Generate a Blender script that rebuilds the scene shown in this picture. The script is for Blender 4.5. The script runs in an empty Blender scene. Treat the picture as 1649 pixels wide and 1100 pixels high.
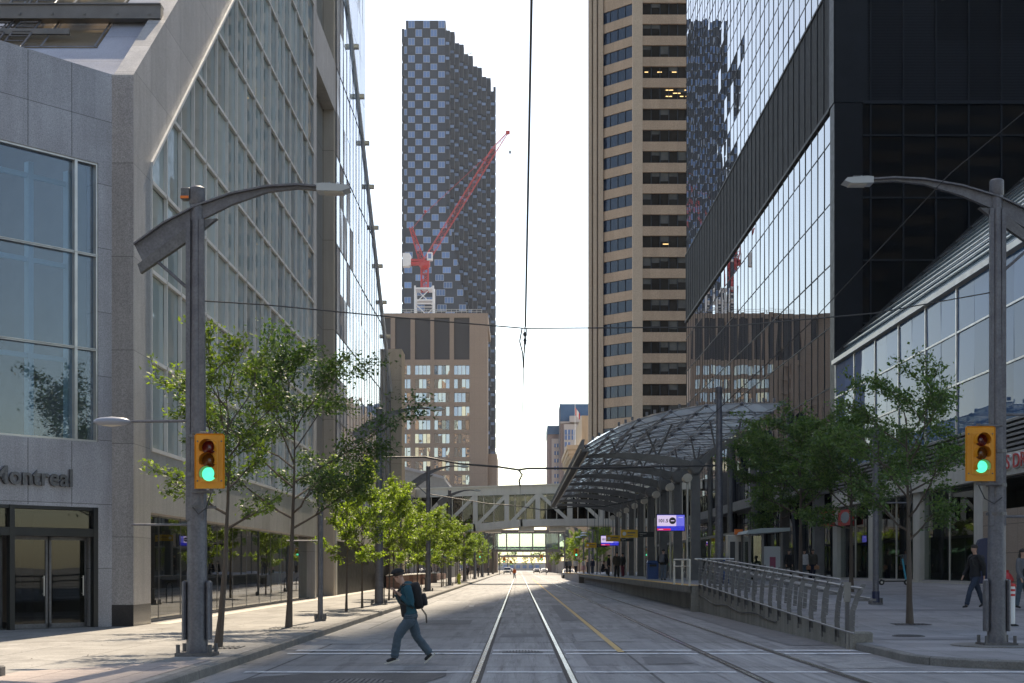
import bpy, math, random
import numpy as np
from mathutils import Vector, Matrix, noise
R = math.radians
rnd = random.Random(7)
S = bpy.context.scene
COL = S.collection

# ------------------------------------------------------------------ camera
F = 2290.0            # focal length in photograph pixels
VX, VY, CH = 835.0, 914.0, 1.65
cd = bpy.data.cameras.new('camera'); cam = bpy.data.objects.new('camera', cd); COL.objects.link(cam)
cam.location = (0, 0, CH); cam.rotation_euler = (R(90), 0, 0)
cd.sensor_width = 36; cd.lens = F/1649*36
cd.shift_x = -(VX-824.5)/1649; cd.shift_y = (VY-550)/1649
cd.clip_end = 6000; cd.clip_start = .1
S.camera = cam
S.render.resolution_x = 1024; S.render.resolution_y = 683

# ------------------------------------------------------------------ sky, sun, exposure
SUN_EL, SUN_AZ = 50.0, 4.5
w = bpy.data.worlds.new('World'); S.world = w; w.use_nodes = True
nt = w.node_tree; nt.nodes.clear()
sky = nt.nodes.new('ShaderNodeTexSky'); sky.sky_type = 'NISHITA'; sky.sun_disc = False
sky.sun_elevation = R(SUN_EL); sky.sun_rotation = R(SUN_AZ); sky.air_density = 1.0; sky.dust_density = 0.7; sky.ozone_density = 1.0
bg = nt.nodes.new('ShaderNodeBackground'); bg.inputs[1].default_value = 0.13
wo = nt.nodes.new('ShaderNodeOutputWorld')
nt.links.new(sky.outputs[0], bg.inputs[0]); nt.links.new(bg.outputs[0], wo.inputs[0])
sl = bpy.data.lights.new('sun', 'SUN'); sl.energy = 3.5; sl.angle = R(.5); sl.color = (1, .93, .82)
so = bpy.data.objects.new('sun', sl); COL.objects.link(so)
d = Vector((math.sin(R(SUN_AZ))*math.cos(R(SUN_EL)), math.cos(R(SUN_AZ))*math.cos(R(SUN_EL)), math.sin(R(SUN_EL))))
so.rotation_euler = d.to_track_quat('Z', 'Y').to_euler(); so.location = (0, 0, 300)
S.view_settings.view_transform = 'Standard'; S.view_settings.look = 'None'
S.view_settings.exposure = 1.28; S.view_settings.gamma = 1
S.view_settings.use_white_balance = True; S.view_settings.white_balance_temperature = 7700; S.view_settings.white_balance_tint = 10
S.render.engine = 'CYCLES'
S.cycles.max_bounces = 8; S.cycles.volume_bounces = 0; S.cycles.transparent_max_bounces = 16
S.cycles.caustics_reflective = False; S.cycles.caustics_refractive = False
S.cycles.sample_clamp_indirect = 6

# ------------------------------------------------------------------ helpers
def gx(px, Y): return (px-VX)/F*Y
def gz(py, Y): return CH+(VY-py)/F*Y
def hx(h):
    c = [int(h[i:i+2], 16)/255 for i in (0, 2, 4)]
    return tuple(((v+.055)/1.055)**2.4 if v > .04045 else v/12.92 for v in c)

class MB:
    def __init__(s): s.v = []; s.f = []; s.mi = []
    def add(s, vs, fs, m=0):
        o = len(s.v); s.v += [tuple(p) for p in vs]; s.f += [tuple(i+o for i in f) for f in fs]; s.mi += [m]*len(fs); return s
    def quad(s, a, b, c, d, m=0): return s.add([a, b, c, d], [(0, 1, 2, 3)], m)
    def box(s, x0, x1, y0, y1, z0, z1, m=0):
        vs = [(x, y, z) for z in (z0, z1) for y in (y0, y1) for x in (x0, x1)]
        return s.add(vs, [(0, 2, 3, 1), (4, 5, 7, 6), (0, 1, 5, 4), (2, 6, 7, 3), (0, 4, 6, 2), (1, 3, 7, 5)], m)
    def bbox(s, x0, x1, y0, y1, z0, z1, b=.02, m=0):
        # box with chamfered vertical and top edges
        P = [(x0+b, y0), (x1-b, y0), (x1, y0+b), (x1, y1-b), (x1-b, y1), (x0+b, y1), (x0, y1-b), (x0, y0+b)]
        cx, cy = (x0+x1)/2, (y0+y1)/2
        Q = [(cx+(x-cx)*(1-2*b/(x1-x0)), cy+(y-cy)*(1-2*b/(y1-y0))) for x, y in P]
        vs = [(x, y, z0) for x, y in P]+[(x, y, z1-b) for x, y in P]+[(x, y, z1) for x, y in Q]
        fs = [tuple(range(7, -1, -1)), tuple(range(16, 24))]
        for k in (0, 8):
            for i in range(8): fs.append((k+i, k+(i+1) % 8, k+8+(i+1) % 8, k+8+i))
        return s.add(vs, fs, m)
    def prism(s, pts, z0, z1, m=0):
        n = len(pts)
        a = sum(pts[i][0]*pts[(i+1) % n][1]-pts[(i+1) % n][0]*pts[i][1] for i in range(n))
        if a < 0: pts = pts[::-1]
        vs = [(x, y, z0) for x, y in pts]+[(x, y, z1) for x, y in pts]
        fs = [tuple(range(n-1, -1, -1)), tuple(range(n, 2*n))]+[(i, (i+1) % n, n+(i+1) % n, n+i) for i in range(n)]
        return s.add(vs, fs, m)
    def extr(s, pts, axis, a, b, m=0):
        # pts in the two other axes, extruded along axis from a to b
        n = len(pts)
        def P(u, v, t): return {'x': (t, u, v), 'y': (u, t, v), 'z': (u, v, t)}[axis]
        vs = [P(u, v, a) for u, v in pts]+[P(u, v, b) for u, v in pts]
        fs = [tuple(range(n)), tuple(range(2*n-1, n-1, -1))]+[(i, n+i, n+(i+1) % n, (i+1) % n) for i in range(n)]
        return s.add(vs, fs, m)
    def tube(s, pts, r, n=8, cap=True, m=0, up=None):
        pts = [Vector(p) for p in pts]
        rr = r if isinstance(r, (list, tuple)) else [r]*len(pts)
        o = len(s.v); vs = []
        t0 = (pts[1]-pts[0]).normalized()
        ref = Vector(up) if up else (Vector((0, 0, 1)) if abs(t0.z) < .9 else Vector((1, 0, 0)))
        u = t0.cross(ref).normalized()
        for i, p in enumerate(pts):
            t = (pts[min(i+1, len(pts)-1)]-pts[max(i-1, 0)]).normalized()
            u = (u-t*u.dot(t)).normalized(); v = t.cross(u)
            for k in range(n):
                a = 2*math.pi*(k+.5)/n
                vs.append(p+(u*math.cos(a)+v*math.sin(a))*rr[i])
        fs = []
        for i in range(len(pts)-1):
            for k in range(n):
                a, b = i*n+k, i*n+(k+1) % n
                fs.append((a, b, b+n, a+n))
        if cap: fs += [tuple(range(n-1, -1, -1)), tuple(range((len(pts)-1)*n, len(pts)*n))]
        return s.add(vs, fs, m)
    def lathe(s, c, prof, n=12, m=0, axis='z'):
        vs = []
        for r, h in prof:
            for k in range(n):
                a = 2*math.pi*k/n
                q = (r*math.cos(a), r*math.sin(a), h)
                if axis == 'y': q = (q[0], q[2], q[1])
                if axis == 'x': q = (q[2], q[0], q[1])
                vs.append((c[0]+q[0], c[1]+q[1], c[2]+q[2]))
        fs = [(i*n+k, i*n+(k+1) % n, (i+1)*n+(k+1) % n, (i+1)*n+k) for i in range(len(prof)-1) for k in range(n)]
        fs += [tuple(range(n-1, -1, -1)), tuple(range((len(prof)-1)*n, len(prof)*n))]
        return s.add(vs, fs, m)
    def ell(s, c, rx, ry, rz, n=12, k=8, m=0, zmin=-1.0):
        prof = []
        for i in range(k+1):
            t = -1+2*i/k
            a = math.asin(max(-1, min(1, t)))
            if math.sin(a) < zmin: continue
            prof.append((max(math.cos(a), .02), math.sin(a)))
        vs = []
        for r, h in prof:
            for q in range(n):
                a = 2*math.pi*q/n
                vs.append((c[0]+rx*r*math.cos(a), c[1]+ry*r*math.sin(a), c[2]+rz*h))
        L = len(prof)
        fs = [(i*n+q, i*n+(q+1) % n, (i+1)*n+(q+1) % n, (i+1)*n+q) for i in range(L-1) for q in range(n)]
        fs += [tuple(range(n-1, -1, -1)), tuple(range((L-1)*n, L*n))]
        return s.add(vs, fs, m)
    def sell(s, c, rx, ry, rz, p=.5, n=20, k=12, m=0):
        # rounded box (superellipsoid)
        sg = lambda v: math.copysign(abs(v)**p, v)
        vs = []
        for i in range(k+1):
            ph = -math.pi/2+math.pi*i/k
            for q in range(n):
                th = 2*math.pi*q/n
                vs.append((c[0]+rx*sg(math.cos(ph))*sg(math.cos(th)), c[1]+ry*sg(math.cos(ph))*sg(math.sin(th)), c[2]+rz*sg(math.sin(ph))))
        fs = [(i*n+q, i*n+(q+1) % n, (i+1)*n+(q+1) % n, (i+1)*n+q) for i in range(k) for q in range(n)]
        return s.add(vs, fs, m)
    def loft(s, rings, n=16, m=0):
        # rings: (centre, side vector*rx, forward vector*ry)
        vs = []
        for c, a, b in rings:
            for q in range(n):
                t = 2*math.pi*q/n; ct, st = math.cos(t), math.sin(t)
                vs.append(tuple(Vector(c)+Vector(a)*math.copysign(abs(ct)**.85, ct)+Vector(b)*math.copysign(abs(st)**.85, st)))
        L = len(rings)
        fs = [(i*n+q, i*n+(q+1) % n, (i+1)*n+(q+1) % n, (i+1)*n+q) for i in range(L-1) for q in range(n)]
        fs += [tuple(range(n-1, -1, -1)), tuple(range((L-1)*n, L*n))]
        return s.add(vs, fs, m)
    def limb(s, joints, n=12, wr=0.0, seed=0):
        # smooth tapering limb through joints [(p, r), ...] with slight cloth wrinkles
        P = [Vector(p) for p, _ in joints]; Rr = [r for _, r in joints]; pts = []; rr = []
        r_ = random.Random(seed)
        K = 7
        for i in range(len(P)-1):
            p0 = P[max(i-1, 0)]; p1 = P[i]; p2 = P[i+1]; p3 = P[min(i+2, len(P)-1)]
            for k in range(K+(i == len(P)-2)):
                t = k/K
                cr = .5*((2*p1)+(p2-p0)*t+(2*p0-5*p1+4*p2-p3)*t*t+(3*p1-p0-3*p2+p3)*t**3)
                pts.append(cr*.55+p1.lerp(p2, t)*.45); rr.append((Rr[i]*(1-t)+Rr[i+1]*t)*(1+r_.gauss(0, wr)))
        return s.tube(pts, rr, n)
    def build(s, name, mat, parent=None, smooth=False, loc=None, **kw):
        me = bpy.data.meshes.new(name)
        o = bpy.data.objects.new(name, me); COL.objects.link(o)
        off = Vector((0, 0, 0))
        if parent is not None:
            o.parent = parent; p = parent
            while p is not None: off += p.location; p = p.parent
        elif loc is not None:
            off = Vector(loc); o.location = off
        me.from_pydata([(x-off.x, y-off.y, z-off.z) for x, y, z in s.v], [], s.f)
        mats = mat if isinstance(mat, (list, tuple)) else [mat]
        for q in mats: me.materials.append(q)
        if len(mats) > 1: me.polygons.foreach_set('material_index', s.mi)
        if smooth:
            me.polygons.foreach_set('use_smooth', [True]*len(s.f))
            try: me.set_sharp_from_angle(angle=R(38))
            except Exception: pass
        me.update()
        tag(o, **kw)
        return o

def tag(o, label=None, cat=None, group=None, kind=None):
    if label: o['label'] = label
    if cat: o['category'] = cat
    if group: o['group'] = group
    if kind: o['kind'] = kind
    return o
def thing(name, loc, label, cat, group=None, rz=0):
    o = bpy.data.objects.new(name, None); COL.objects.link(o); o.location = loc; o.rotation_euler = (0, 0, rz)
    return tag(o, label, cat, group)
def children(o): return [c for c in COL.objects if c.parent == o]
def copy_tree(o, parent=None):
    kids = list(o.children)
    c = o.copy(); COL.objects.link(c); c.parent = parent
    for ch in kids: copy_tree(ch, c)
    return c
def dup(o, loc, label=None, rz=None, sc=None, group=None):
    c = copy_tree(o); c.location = loc
    if rz is not None: c.rotation_euler = (0, 0, rz)
    if sc: c.scale = (sc, sc, sc) if not isinstance(sc, tuple) else sc
    if label: c['label'] = label
    if group: c['group'] = group
    return c
def link_mesh(name, me, mat, parent=None, **kw):
    o = bpy.data.objects.new(name, me); COL.objects.link(o); o.parent = parent
    if mat is not None: me.materials.append(mat)
    tag(o, **kw); return o

# ------------------------------------------------------------------ materials
class NT:
    def __init__(s, m): s.t = m.node_tree; s.t.nodes.clear()
    def n(s, ty, **kw):
        q = s.t.nodes.new('ShaderNode'+ty)
        for k, v in kw.items(): setattr(q, k, v)
        return q
    def l(s, a, b): s.t.links.new(a, b)
    def val(s, sock, v):
        if hasattr(v, 'is_output') or isinstance(v, bpy.types.NodeSocket): s.l(v, sock)
        else: sock.default_value = v
    def m(s, op, a, b=0.0, c=None):
        q = s.n('Math', operation=op); s.val(q.inputs[0], a); s.val(q.inputs[1], b)
        if c is not None: s.val(q.inputs[2], c)
        return q.outputs[0]
    def mix(s, f, a, b, bt='MIX'):
        q = s.n('Mix', data_type='RGBA', blend_type=bt)
        s.val(q.inputs[0], f)
        for sock, v in ((q.inputs[6], a), (q.inputs[7], b)):
            if isinstance(v, bpy.types.NodeSocket): s.l(v, sock)
            else: sock.default_value = (v[0], v[1], v[2], 1)
        return q.outputs[2]
    def pos(s, stretch=(1, 1, 1), obj=False):
        g = s.n('TexCoord').outputs['Object'] if obj else s.n('NewGeometry').outputs['Position']
        mp = s.n('Mapping'); mp.inputs['Scale'].default_value = stretch; s.l(g, mp.inputs[0])
        return mp.outputs[0], g
    def noise(s, vec, sc, det=4, rough=.55):
        q = s.n('TexNoise'); s.l(vec, q.inputs['Vector']); q.inputs['Scale'].default_value = sc
        q.inputs['Detail'].default_value = det; q.inputs['Roughness'].default_value = rough
        return q.outputs['Fac']
    def ramp(s, f, a, b):
        q = s.n('MapRange'); s.l(f, q.inputs[0]); q.inputs[1].default_value = a; q.inputs[2].default_value = b
        return q.outputs[0]

def mk(name, col, rough=.6, metal=0, spec=.5, col2=None, vs=2.0, stretch=(1, 1, 1), fine=0, fs=60, bump=0, bs=20,
       joints=(), jcol=None, jf=.75, obj=False, ior=None, streak=0, wear=None, emit=None, es=0, cracks=0, bump_d=.02, coat=0, grime=None, panel=None):
    m = bpy.data.materials.new(name); m.use_nodes = True; T = NT(m)
    p = T.n('BsdfPrincipled'); o = T.n('OutputMaterial'); T.l(p.outputs[0], o.inputs[0])
    v, g = T.pos(stretch, obj)
    c = None
    if col2:
        f = T.ramp(T.noise(v, vs, 5, .6), .3, .7); c = T.mix(f, col, col2)
    else:
        q = T.n('RGB'); q.outputs[0].default_value = (*col, 1); c = q.outputs[0]
    if fine:
        f = T.ramp(T.noise(g, fs, 2), .3, .7)
        lo = T.mix(1.0, c, (1-fine,)*3, 'MULTIPLY'); hi = T.mix(1.0, c, (1+fine,)*3, 'MULTIPLY'); c = T.mix(f, lo, hi)
    if streak:
        mp = T.n('Mapping'); mp.inputs['Scale'].default_value = (2.2, 2.2, .16); T.l(g, mp.inputs[0])
        f = T.ramp(T.noise(mp.outputs[0], 1.3, 5, .65), .42, .75)
        c = T.mix(T.m('MULTIPLY', f, streak), c, (col[0]*.45, col[1]*.45, col[2]*.45))
    if wear:
        f = T.ramp(T.noise(g, wear[0], 6, .7), wear[1], wear[1]+.08); c = T.mix(T.m('MULTIPLY', f, wear[3]), c, wear[2])
    if panel:      # each slab or panel has its own slight tone
        vm = T.n('VectorMath', operation='DIVIDE'); T.l(g, vm.inputs[0]); vm.inputs[1].default_value = panel[0]
        va = T.n('VectorMath', operation='ADD'); T.l(vm.outputs[0], va.inputs[0]); va.inputs[1].default_value = panel[1]
        vf = T.n('VectorMath', operation='FLOOR'); T.l(va.outputs[0], vf.inputs[0])
        wn = T.n('TexWhiteNoise', noise_dimensions='3D'); T.l(vf.outputs[0], wn.inputs['Vector'])
        c = T.mix(wn.outputs['Value'], T.mix(1.0, c, (1-panel[2],)*3, 'MULTIPLY'), T.mix(1.0, c, (1+panel[2],)*3, 'MULTIPLY'))
    if grime:
        mp = T.n('Mapping'); mp.inputs['Scale'].default_value = grime[4]; T.l(g, mp.inputs[0])
        f = T.ramp(T.noise(mp.outputs[0], grime[0], 8, .75), grime[1], grime[1]+.12); c = T.mix(T.m('MULTIPLY', f, grime[3]), c, grime[2])
    if cracks:
        vo = T.n('TexVoronoi', feature='DISTANCE_TO_EDGE'); vo.inputs['Scale'].default_value = cracks
        nz = T.n('TexNoise'); nz.inputs['Scale'].default_value = 1.2; nz.inputs['Detail'].default_value = 6; T.l(g, nz.inputs['Vector'])
        mxv = T.n('Mix', data_type='VECTOR'); mxv.inputs[0].default_value = .35; T.l(g, mxv.inputs[4]); T.l(nz.outputs['Color'], mxv.inputs[5])
        T.l(mxv.outputs[1], vo.inputs['Vector'])
        k = T.m('LESS_THAN', vo.outputs[0], .006*cracks*2)
        gate = T.ramp(T.noise(g, .15, 2), .5, .56)
        c = T.mix(T.m('MULTIPLY', T.m('MULTIPLY', k, gate), .65), c, (col[0]*.3,)*3)
    if joints:
        sx = T.n('SeparateXYZ'); T.l(g, sx.inputs[0]); tot = None
        for ax, sp, wd, off in joints:
            fr = T.m('FRACT', T.m('ADD', T.m('DIVIDE', T.m('SUBTRACT', sx.outputs['XYZ'.index(ax)], off), sp), 1000.0))
            k = T.m('LESS_THAN', fr, wd/sp); tot = k if tot is None else T.m('MAXIMUM', tot, k)
        c = T.mix(T.m('MULTIPLY', tot, jf), c, jcol or tuple(q*.3 for q in col))
    T.l(c, p.inputs['Base Color'])
    p.inputs['Metallic'].default_value = metal; p.inputs['Specular IOR Level'].default_value = spec
    if ior: p.inputs['IOR'].default_value = ior
    if coat: p.inputs['Coat Weight'].default_value = coat
    rn = T.m('ADD', T.m('MULTIPLY', T.m('SUBTRACT', T.noise(g, 3, 3), .5), .25 if rough > .15 else 0.0), rough)
    T.l(rn, p.inputs['Roughness'])
    if bump:
        b = T.n('Bump'); b.inputs['Strength'].default_value = bump; b.inputs['Distance'].default_value = bump_d
        T.l(T.noise(v if rough < .15 else g, bs, 3 if rough > .15 else 0), b.inputs['Height']); T.l(b.outputs[0], p.inputs['Normal'])
    if emit:
        p.inputs['Emission Color'].default_value = (*emit, 1); p.inputs['Emission Strength'].default_value = es
    return m

def glassy(name, tint, ior=1.45, rough=.02, wav=.15, ws=.5, thru=None, jit=True):
    """reflective window glass; thru = colour seen through it (transparent part)"""
    m = bpy.data.materials.new(name); m.use_nodes = True; T = NT(m)
    o = T.n('OutputMaterial'); g = T.n('NewGeometry')
    b = T.n('Bump'); b.inputs['Strength'].default_value = wav; b.inputs['Distance'].default_value = .05
    T.l(T.noise(g.outputs['Position'], ws, 1), b.inputs['Height'])
    gl = T.n('BsdfGlossy'); gl.inputs['Roughness'].default_value = rough; gl.inputs['Color'].default_value = (.95, .97, 1, 1)
    T.l(b.outputs[0], gl.inputs['Normal'])
    fr = T.n('Fresnel'); bf = T.n('MapRange'); T.l(g.outputs['Backfacing'], bf.inputs[0]); bf.inputs[3].default_value = ior; bf.inputs[4].default_value = 1/ior; T.l(bf.outputs[0], fr.inputs['IOR'])
    if thru:
        base = T.n('BsdfTransparent'); base.inputs['Color'].default_value = (*thru, 1)
    else:
        base = T.n('BsdfDiffuse')
        ri = g.outputs['Random Per Island']
        c = T.mix(ri, tuple(q*.6 for q in tint), tuple(q*1.35 for q in tint)) if jit else T.mix(0.0, tint, tint)
        T.l(c, base.inputs['Color'])
    mx = T.n('MixShader'); T.l(fr.outputs[0], mx.inputs[0]); T.l(base.outputs[0], mx.inputs[1]); T.l(gl.outputs[0], mx.inputs[2])
    T.l(mx.outputs[0], o.inputs[0]); return m

def emis(name, col, st, base=(.02, .02, .02)):
    return mk(name, base, .3, emit=col, es=st)

def leafmat(name, c1, c2, tr=.5):
    m = bpy.data.materials.new(name); m.use_nodes = True; T = NT(m); o = T.n('OutputMaterial')
    g = T.n('NewGeometry'); c = T.mix(g.outputs['Random Per Island'], c1, c2)
    df = T.n('BsdfDiffuse'); T.l(c, df.inputs[0]); tl = T.n('BsdfTranslucent')
    T.l(T.mix(1.0, c, (1.15, 1.25, .55), 'MULTIPLY'), tl.inputs[0])
    gl = T.n('BsdfGlossy'); gl.inputs['Roughness'].default_value = .45; gl.inputs['Color'].default_value = (.6, .6, .6, 1)
    a = T.n('MixShader'); a.inputs[0].default_value = tr; T.l(df.outputs[0], a.inputs[1]); T.l(tl.outputs[0], a.inputs[2])
    b = T.n('MixShader'); b.inputs[0].default_value = .06; T.l(a.outputs[0], b.inputs[1]); T.l(gl.outputs[0], b.inputs[2])
    T.l(b.outputs[0], o.inputs[0]); return m

M = {}
M['road'] = mk('road concrete', (.155, .152, .155), .75, col2=(.27, .265, .26), vs=1.1, stretch=(1.9, .13, 1), fine=.16, fs=45, bump=.25, bs=90,
               joints=(('X', 3.05, .05, -1.0), ('Y', 4.6, .08, 1.0)), jf=.9, panel=((3.05, 4.6, 50), (1000+1/3.05, 1000-1/4.6, .5), .17), cracks=.35, grime=(1.1, .52, (.075, .073, .075), .5, (2.6, .22, 1)), wear=(.8, .56, (.10, .098, .10), .5))
M['trackbed'] = mk('track slab concrete', (.16, .158, .16), .72, col2=(.29, .285, .28), vs=1.4, stretch=(2.5, .12, 1), fine=.18, fs=50, bump=.25, bs=90,
                   joints=(('Y', 3.8, .08, .7),), jf=.9, panel=((50, 3.8, 50), (.5, 1000-.7/3.8, .5), .14), cracks=.45, grime=(1.3, .50, (.075, .07, .068), .55, (4.5, .12, 1)), wear=(.5, .58, (.135, .13, .13), .5))
M['ground'] = mk('far ground', (.16, .155, .15), .9, col2=(.2, .2, .19), vs=.2, fine=.1)
M['patch'] = mk('tar patch', (.045, .045, .048), .7, col2=(.06, .06, .062), fine=.3, fs=40, bump=.4, bs=60)
M['walk'] = mk('sidewalk concrete', (.19, .178, .165), .8, col2=(.28, .265, .245), vs=1.1, fine=.2, fs=30, bump=.25, bs=70,
               joints=(('X', 1.5, .025, .2), ('Y', 1.5, .03, .4)), jf=.8, panel=((1.5, 1.5, 50), (1000-.2/1.5, 1000-.4/1.5, .5), .12), grime=(1.0, .52, (.11, .10, .092), .55, (1, .5, 1)), wear=(.6, .6, (.24, .23, .22), .45))
M['plaza'] = mk('plaza paving', (.20, .20, .205), .7, col2=(.27, .265, .27), vs=.7, fine=.14, fs=30, bump=.2, bs=70,
                joints=(('X', 1.2, .02, .2), ('Y', 1.2, .025, .4)), jf=.6, panel=((1.2, 1.2, 50), (1000-.2/1.2, 1000-.4/1.2, .5), .12), grime=(.9, .52, (.11, .11, .115), .5, (1, .6, 1)), wear=(.5, .6, (.2, .19, .19), .4))
M['brickpave'] = mk('brick paving', (.34, .27, .24), .8, col2=(.40, .33, .29), vs=5, fine=.15, fs=30,
                    joints=(('X', .6, .02, 0), ('Y', .5, .02, 0)), jf=.8)
M['band'] = mk('dark paving band', (.15, .15, .16), .7, col2=(.19, .19, .2), fine=.15)
M['kerb'] = mk('kerb concrete', (.20, .19, .175), .85, col2=(.13, .125, .115), vs=1.5, fine=.2, fs=30, joints=(('Y', 3.0, .03, 0),), bump=.4, bs=30)
M['wornwhite'] = mk('worn white paint', (.72, .72, .72), .7, col2=(.58, .58, .58), vs=6, fine=.2, fs=25, wear=(2.5, .54, (.24, .24, .24), .8))
M['wornyellow'] = mk('worn yellow paint', (.62, .40, .13), .7, col2=(.5, .33, .13), vs=4, wear=(3, .56, (.25, .23, .2), .8))
M['rail'] = mk('rail steel', (.62, .60, .58), .22, metal=1, col2=(.5, .48, .47), vs=.8)
M['rust'] = mk('rail groove', (.06, .05, .045), .85, fine=.3)
M['iron'] = mk('cast iron', (.10, .10, .105), .6, metal=.3, fine=.3, fs=30, bump=.5, bs=40)
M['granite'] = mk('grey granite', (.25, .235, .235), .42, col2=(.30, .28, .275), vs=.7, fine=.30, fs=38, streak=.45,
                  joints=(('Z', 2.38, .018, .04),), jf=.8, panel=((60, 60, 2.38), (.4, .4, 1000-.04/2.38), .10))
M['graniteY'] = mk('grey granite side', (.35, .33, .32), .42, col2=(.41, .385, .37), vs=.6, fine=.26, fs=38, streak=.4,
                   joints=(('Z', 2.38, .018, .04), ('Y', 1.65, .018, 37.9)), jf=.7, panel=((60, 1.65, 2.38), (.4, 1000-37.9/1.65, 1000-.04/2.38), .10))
M['graniteD'] = mk('black granite', (.02, .02, .022), .15, fine=.3, fs=40)
M['stonewarm'] = mk('warm stone', (.42, .35, .27), .7, col2=(.48, .40, .31), vs=.4, fine=.12, fs=20, streak=.3, joints=(('Z', 3.2, .03, 0),), jf=.5)
M['stonebrown'] = mk('brown stone', (.30, .265, .225), .7, col2=(.34, .30, .25), vs=.5, fine=.15, fs=25, streak=.4, joints=(('Z', 2.4, .03, 0),), jf=.5)  # plain brown stone with streaks and course joints
M['alu'] = mk('aluminium', (.50, .48, .46), .35, metal=.6, col2=(.42, .41, .40), vs=3)
M['mull'] = mk('window mullion', (.62, .61, .59), .45, col2=(.54, .53, .52), vs=2)
M['mulldark'] = mk('dark mullion', (.035, .04, .05), .5, spec=.3)
M['steel'] = mk('galvanised steel', (.15, .15, .165), .5, metal=.35, col2=(.10, .10, .115), vs=5, fine=.18, fs=25, obj=True, bump=.15, bs=25)
M['steeldark'] = mk('weathered steel', (.15, .145, .15), .5, metal=.6, col2=(.10, .10, .105), vs=4, fine=.2, fs=20, obj=True)
M['steelpaint'] = mk('grey painted steel', (.17, .165, .165), .5, metal=.2, col2=(.12, .118, .118), vs=2, fine=.12)
M['black'] = mk('black metal', (.015, .016, .018), .4, metal=.3)
M['rubber'] = mk('black rubber', (.02, .02, .02), .8)
M['cable'] = mk('cable', (.03, .03, .032), .6)
M['signal'] = mk('signal yellow', (.72, .30, .015), .45, col2=(.62, .25, .01), vs=3, obj=True)
M['lred'] = mk('red lens off', (.10, .006, .006), .15)
M['lamb'] = mk('amber lens off', (.13, .045, .005), .15)
M['lgrn'] = emis('green lens lit', (.03, .62, .40), .95)
M['white'] = mk('white paint', (.75, .75, .73), .5, col2=(.66, .66, .64))
M['red'] = mk('red paint', (.55, .03, .03), .4)
M['craneR'] = mk('crane red', (.50, .04, .05), .5, col2=(.42, .05, .06))
M['craneW'] = mk('crane white', (.72, .72, .74), .5)
M['navy'] = mk('navy panel', (.010, .018, .06), .4)
M['bluebin'] = mk('blue plastic', (.008, .07, .26), .45, col2=(.006, .055, .2), vs=4)
M['yelsign'] = mk('yellow sign', (.72, .42, .02), .45)
M['cream'] = mk('cream stone panel', (.60, .57, .50), .6, col2=(.52, .49, .43), vs=2, streak=.3)
M['brick'] = mk('brown red brick', (.22, .11, .08), .85, col2=(.28, .15, .11), vs=3, joints=(('Z', .25, .03, 0),), jf=.5)
M['hotel'] = mk('hotel brick', (.30, .24, .235), .85, col2=(.34, .27, .26), vs=.3)
M['hotelpale'] = mk('hotel pale stone', (.50, .46, .44), .8)
M['blueroof'] = mk('blue roof', (.04, .12, .24), .5, col2=(.05, .14, .27))
M['classic'] = mk('classical sandstone', (.56, .45, .33), .8, col2=(.50, .40, .29), vs=.4, streak=.3)
M['brownB'] = mk('brown precast', (.235, .185, .155), .8, col2=(.26, .205, .17), vs=.15, fine=.08, fs=3, joints=(('X', 1.6, .08, 0), ('Z', 3.96, .08, 1)), jf=.18)
M['louv'] = mk('dark louvre', (.025, .025, .035), .5, joints=(('Z', .28, .1, 0),), jf=.5)
M['tan'] = mk('tan granite', (.37, .26, .185), .75, col2=(.41, .29, .205), vs=.25, fine=.14, fs=5, streak=.2, panel=((1.55, 60, 3.72), (.05, .1, .4), .07))
M['tanlight'] = mk('pale tan granite', (.43, .325, .245), .75, col2=(.47, .36, .27), vs=.25, fine=.1, fs=5)
M['slate'] = mk('slate cladding', (.022, .030, .050), .5, col2=(.028, .038, .060), vs=.3, joints=(('X', .75, .12, 0),), jf=.35)
M['slate2'] = mk('grey blue balcony', (.13, .155, .19), .5)
M['balc'] = glassy('balcony glass', (.14, .20, .32), 1.4, .1)
M['tglass'] = glassy('pale blue window glass', (.13, .22, .42), 1.35, .04)
M['tframe'] = mk('pale window frame', (.33, .36, .42), .5)
M['tanglass'] = glassy('bluish office glass', (.018, .026, .048), 1.55, .01, .25, .25)
M['tanclear'] = glassy('clear office glass', None, 1.45, .01, .1, .3, thru=(.30, .29, .27))
M['bronze'] = glassy('bronze glass', (.034, .029, .025), 1.4, .02, .15, .3)
M['brglass'] = glassy('mirror office glass', (.05, .05, .05), 3.6, .015, .45, .35)
M['blkglass'] = glassy('mirror glass side', (.010, .013, .019), 2.3, .006, .10, .22)
M['blkfront'] = glassy('black glass front', (.003, .004, .005), 1.2, .02, .05, .3)
M['blkwall'] = mk('black cladding', (.008, .0095, .012), .5, spec=.12, col2=(.011, .0125, .016), vs=1, panel=((1.94, 1.94, 3.7), (.3, .3, .1), .25))
M['blklouv'] = mk('black louvre panel', (.012, .0135, .017), .7, spec=.08, panel=((1.94, 1.94, 3.7), (.3, .3, .1), .3), joints=(('Z', .17, .06, 0),), jf=.55, jcol=(.004, .004, .005))
M['blkmull'] = mk('black mullion', (.014, .017, .022), .6, spec=.15)
M['bmoside'] = glassy('grey green glass', (.44, .50, .465), 1.85, .02, .3, .5)
M['bmofront'] = glassy('blue tinted window', None, 1.75, .008, .12, .4, thru=(.62, .72, .80))
M['bmoground'] = glassy('green street glass', None, 1.62, .005, .03, .3, thru=(.32, .42, .38))
M['door'] = glassy('door glass', None, 1.5, .01, .03, .5, thru=(.28, .33, .33))
M['atrium'] = glassy('atrium glass', (.07, .14, .26), 1.17, .01, .15, .35)
M['atriumroof'] = glassy('atrium roof glass', (.19, .26, .27), 1.25, .05, .1, .3)
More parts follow.
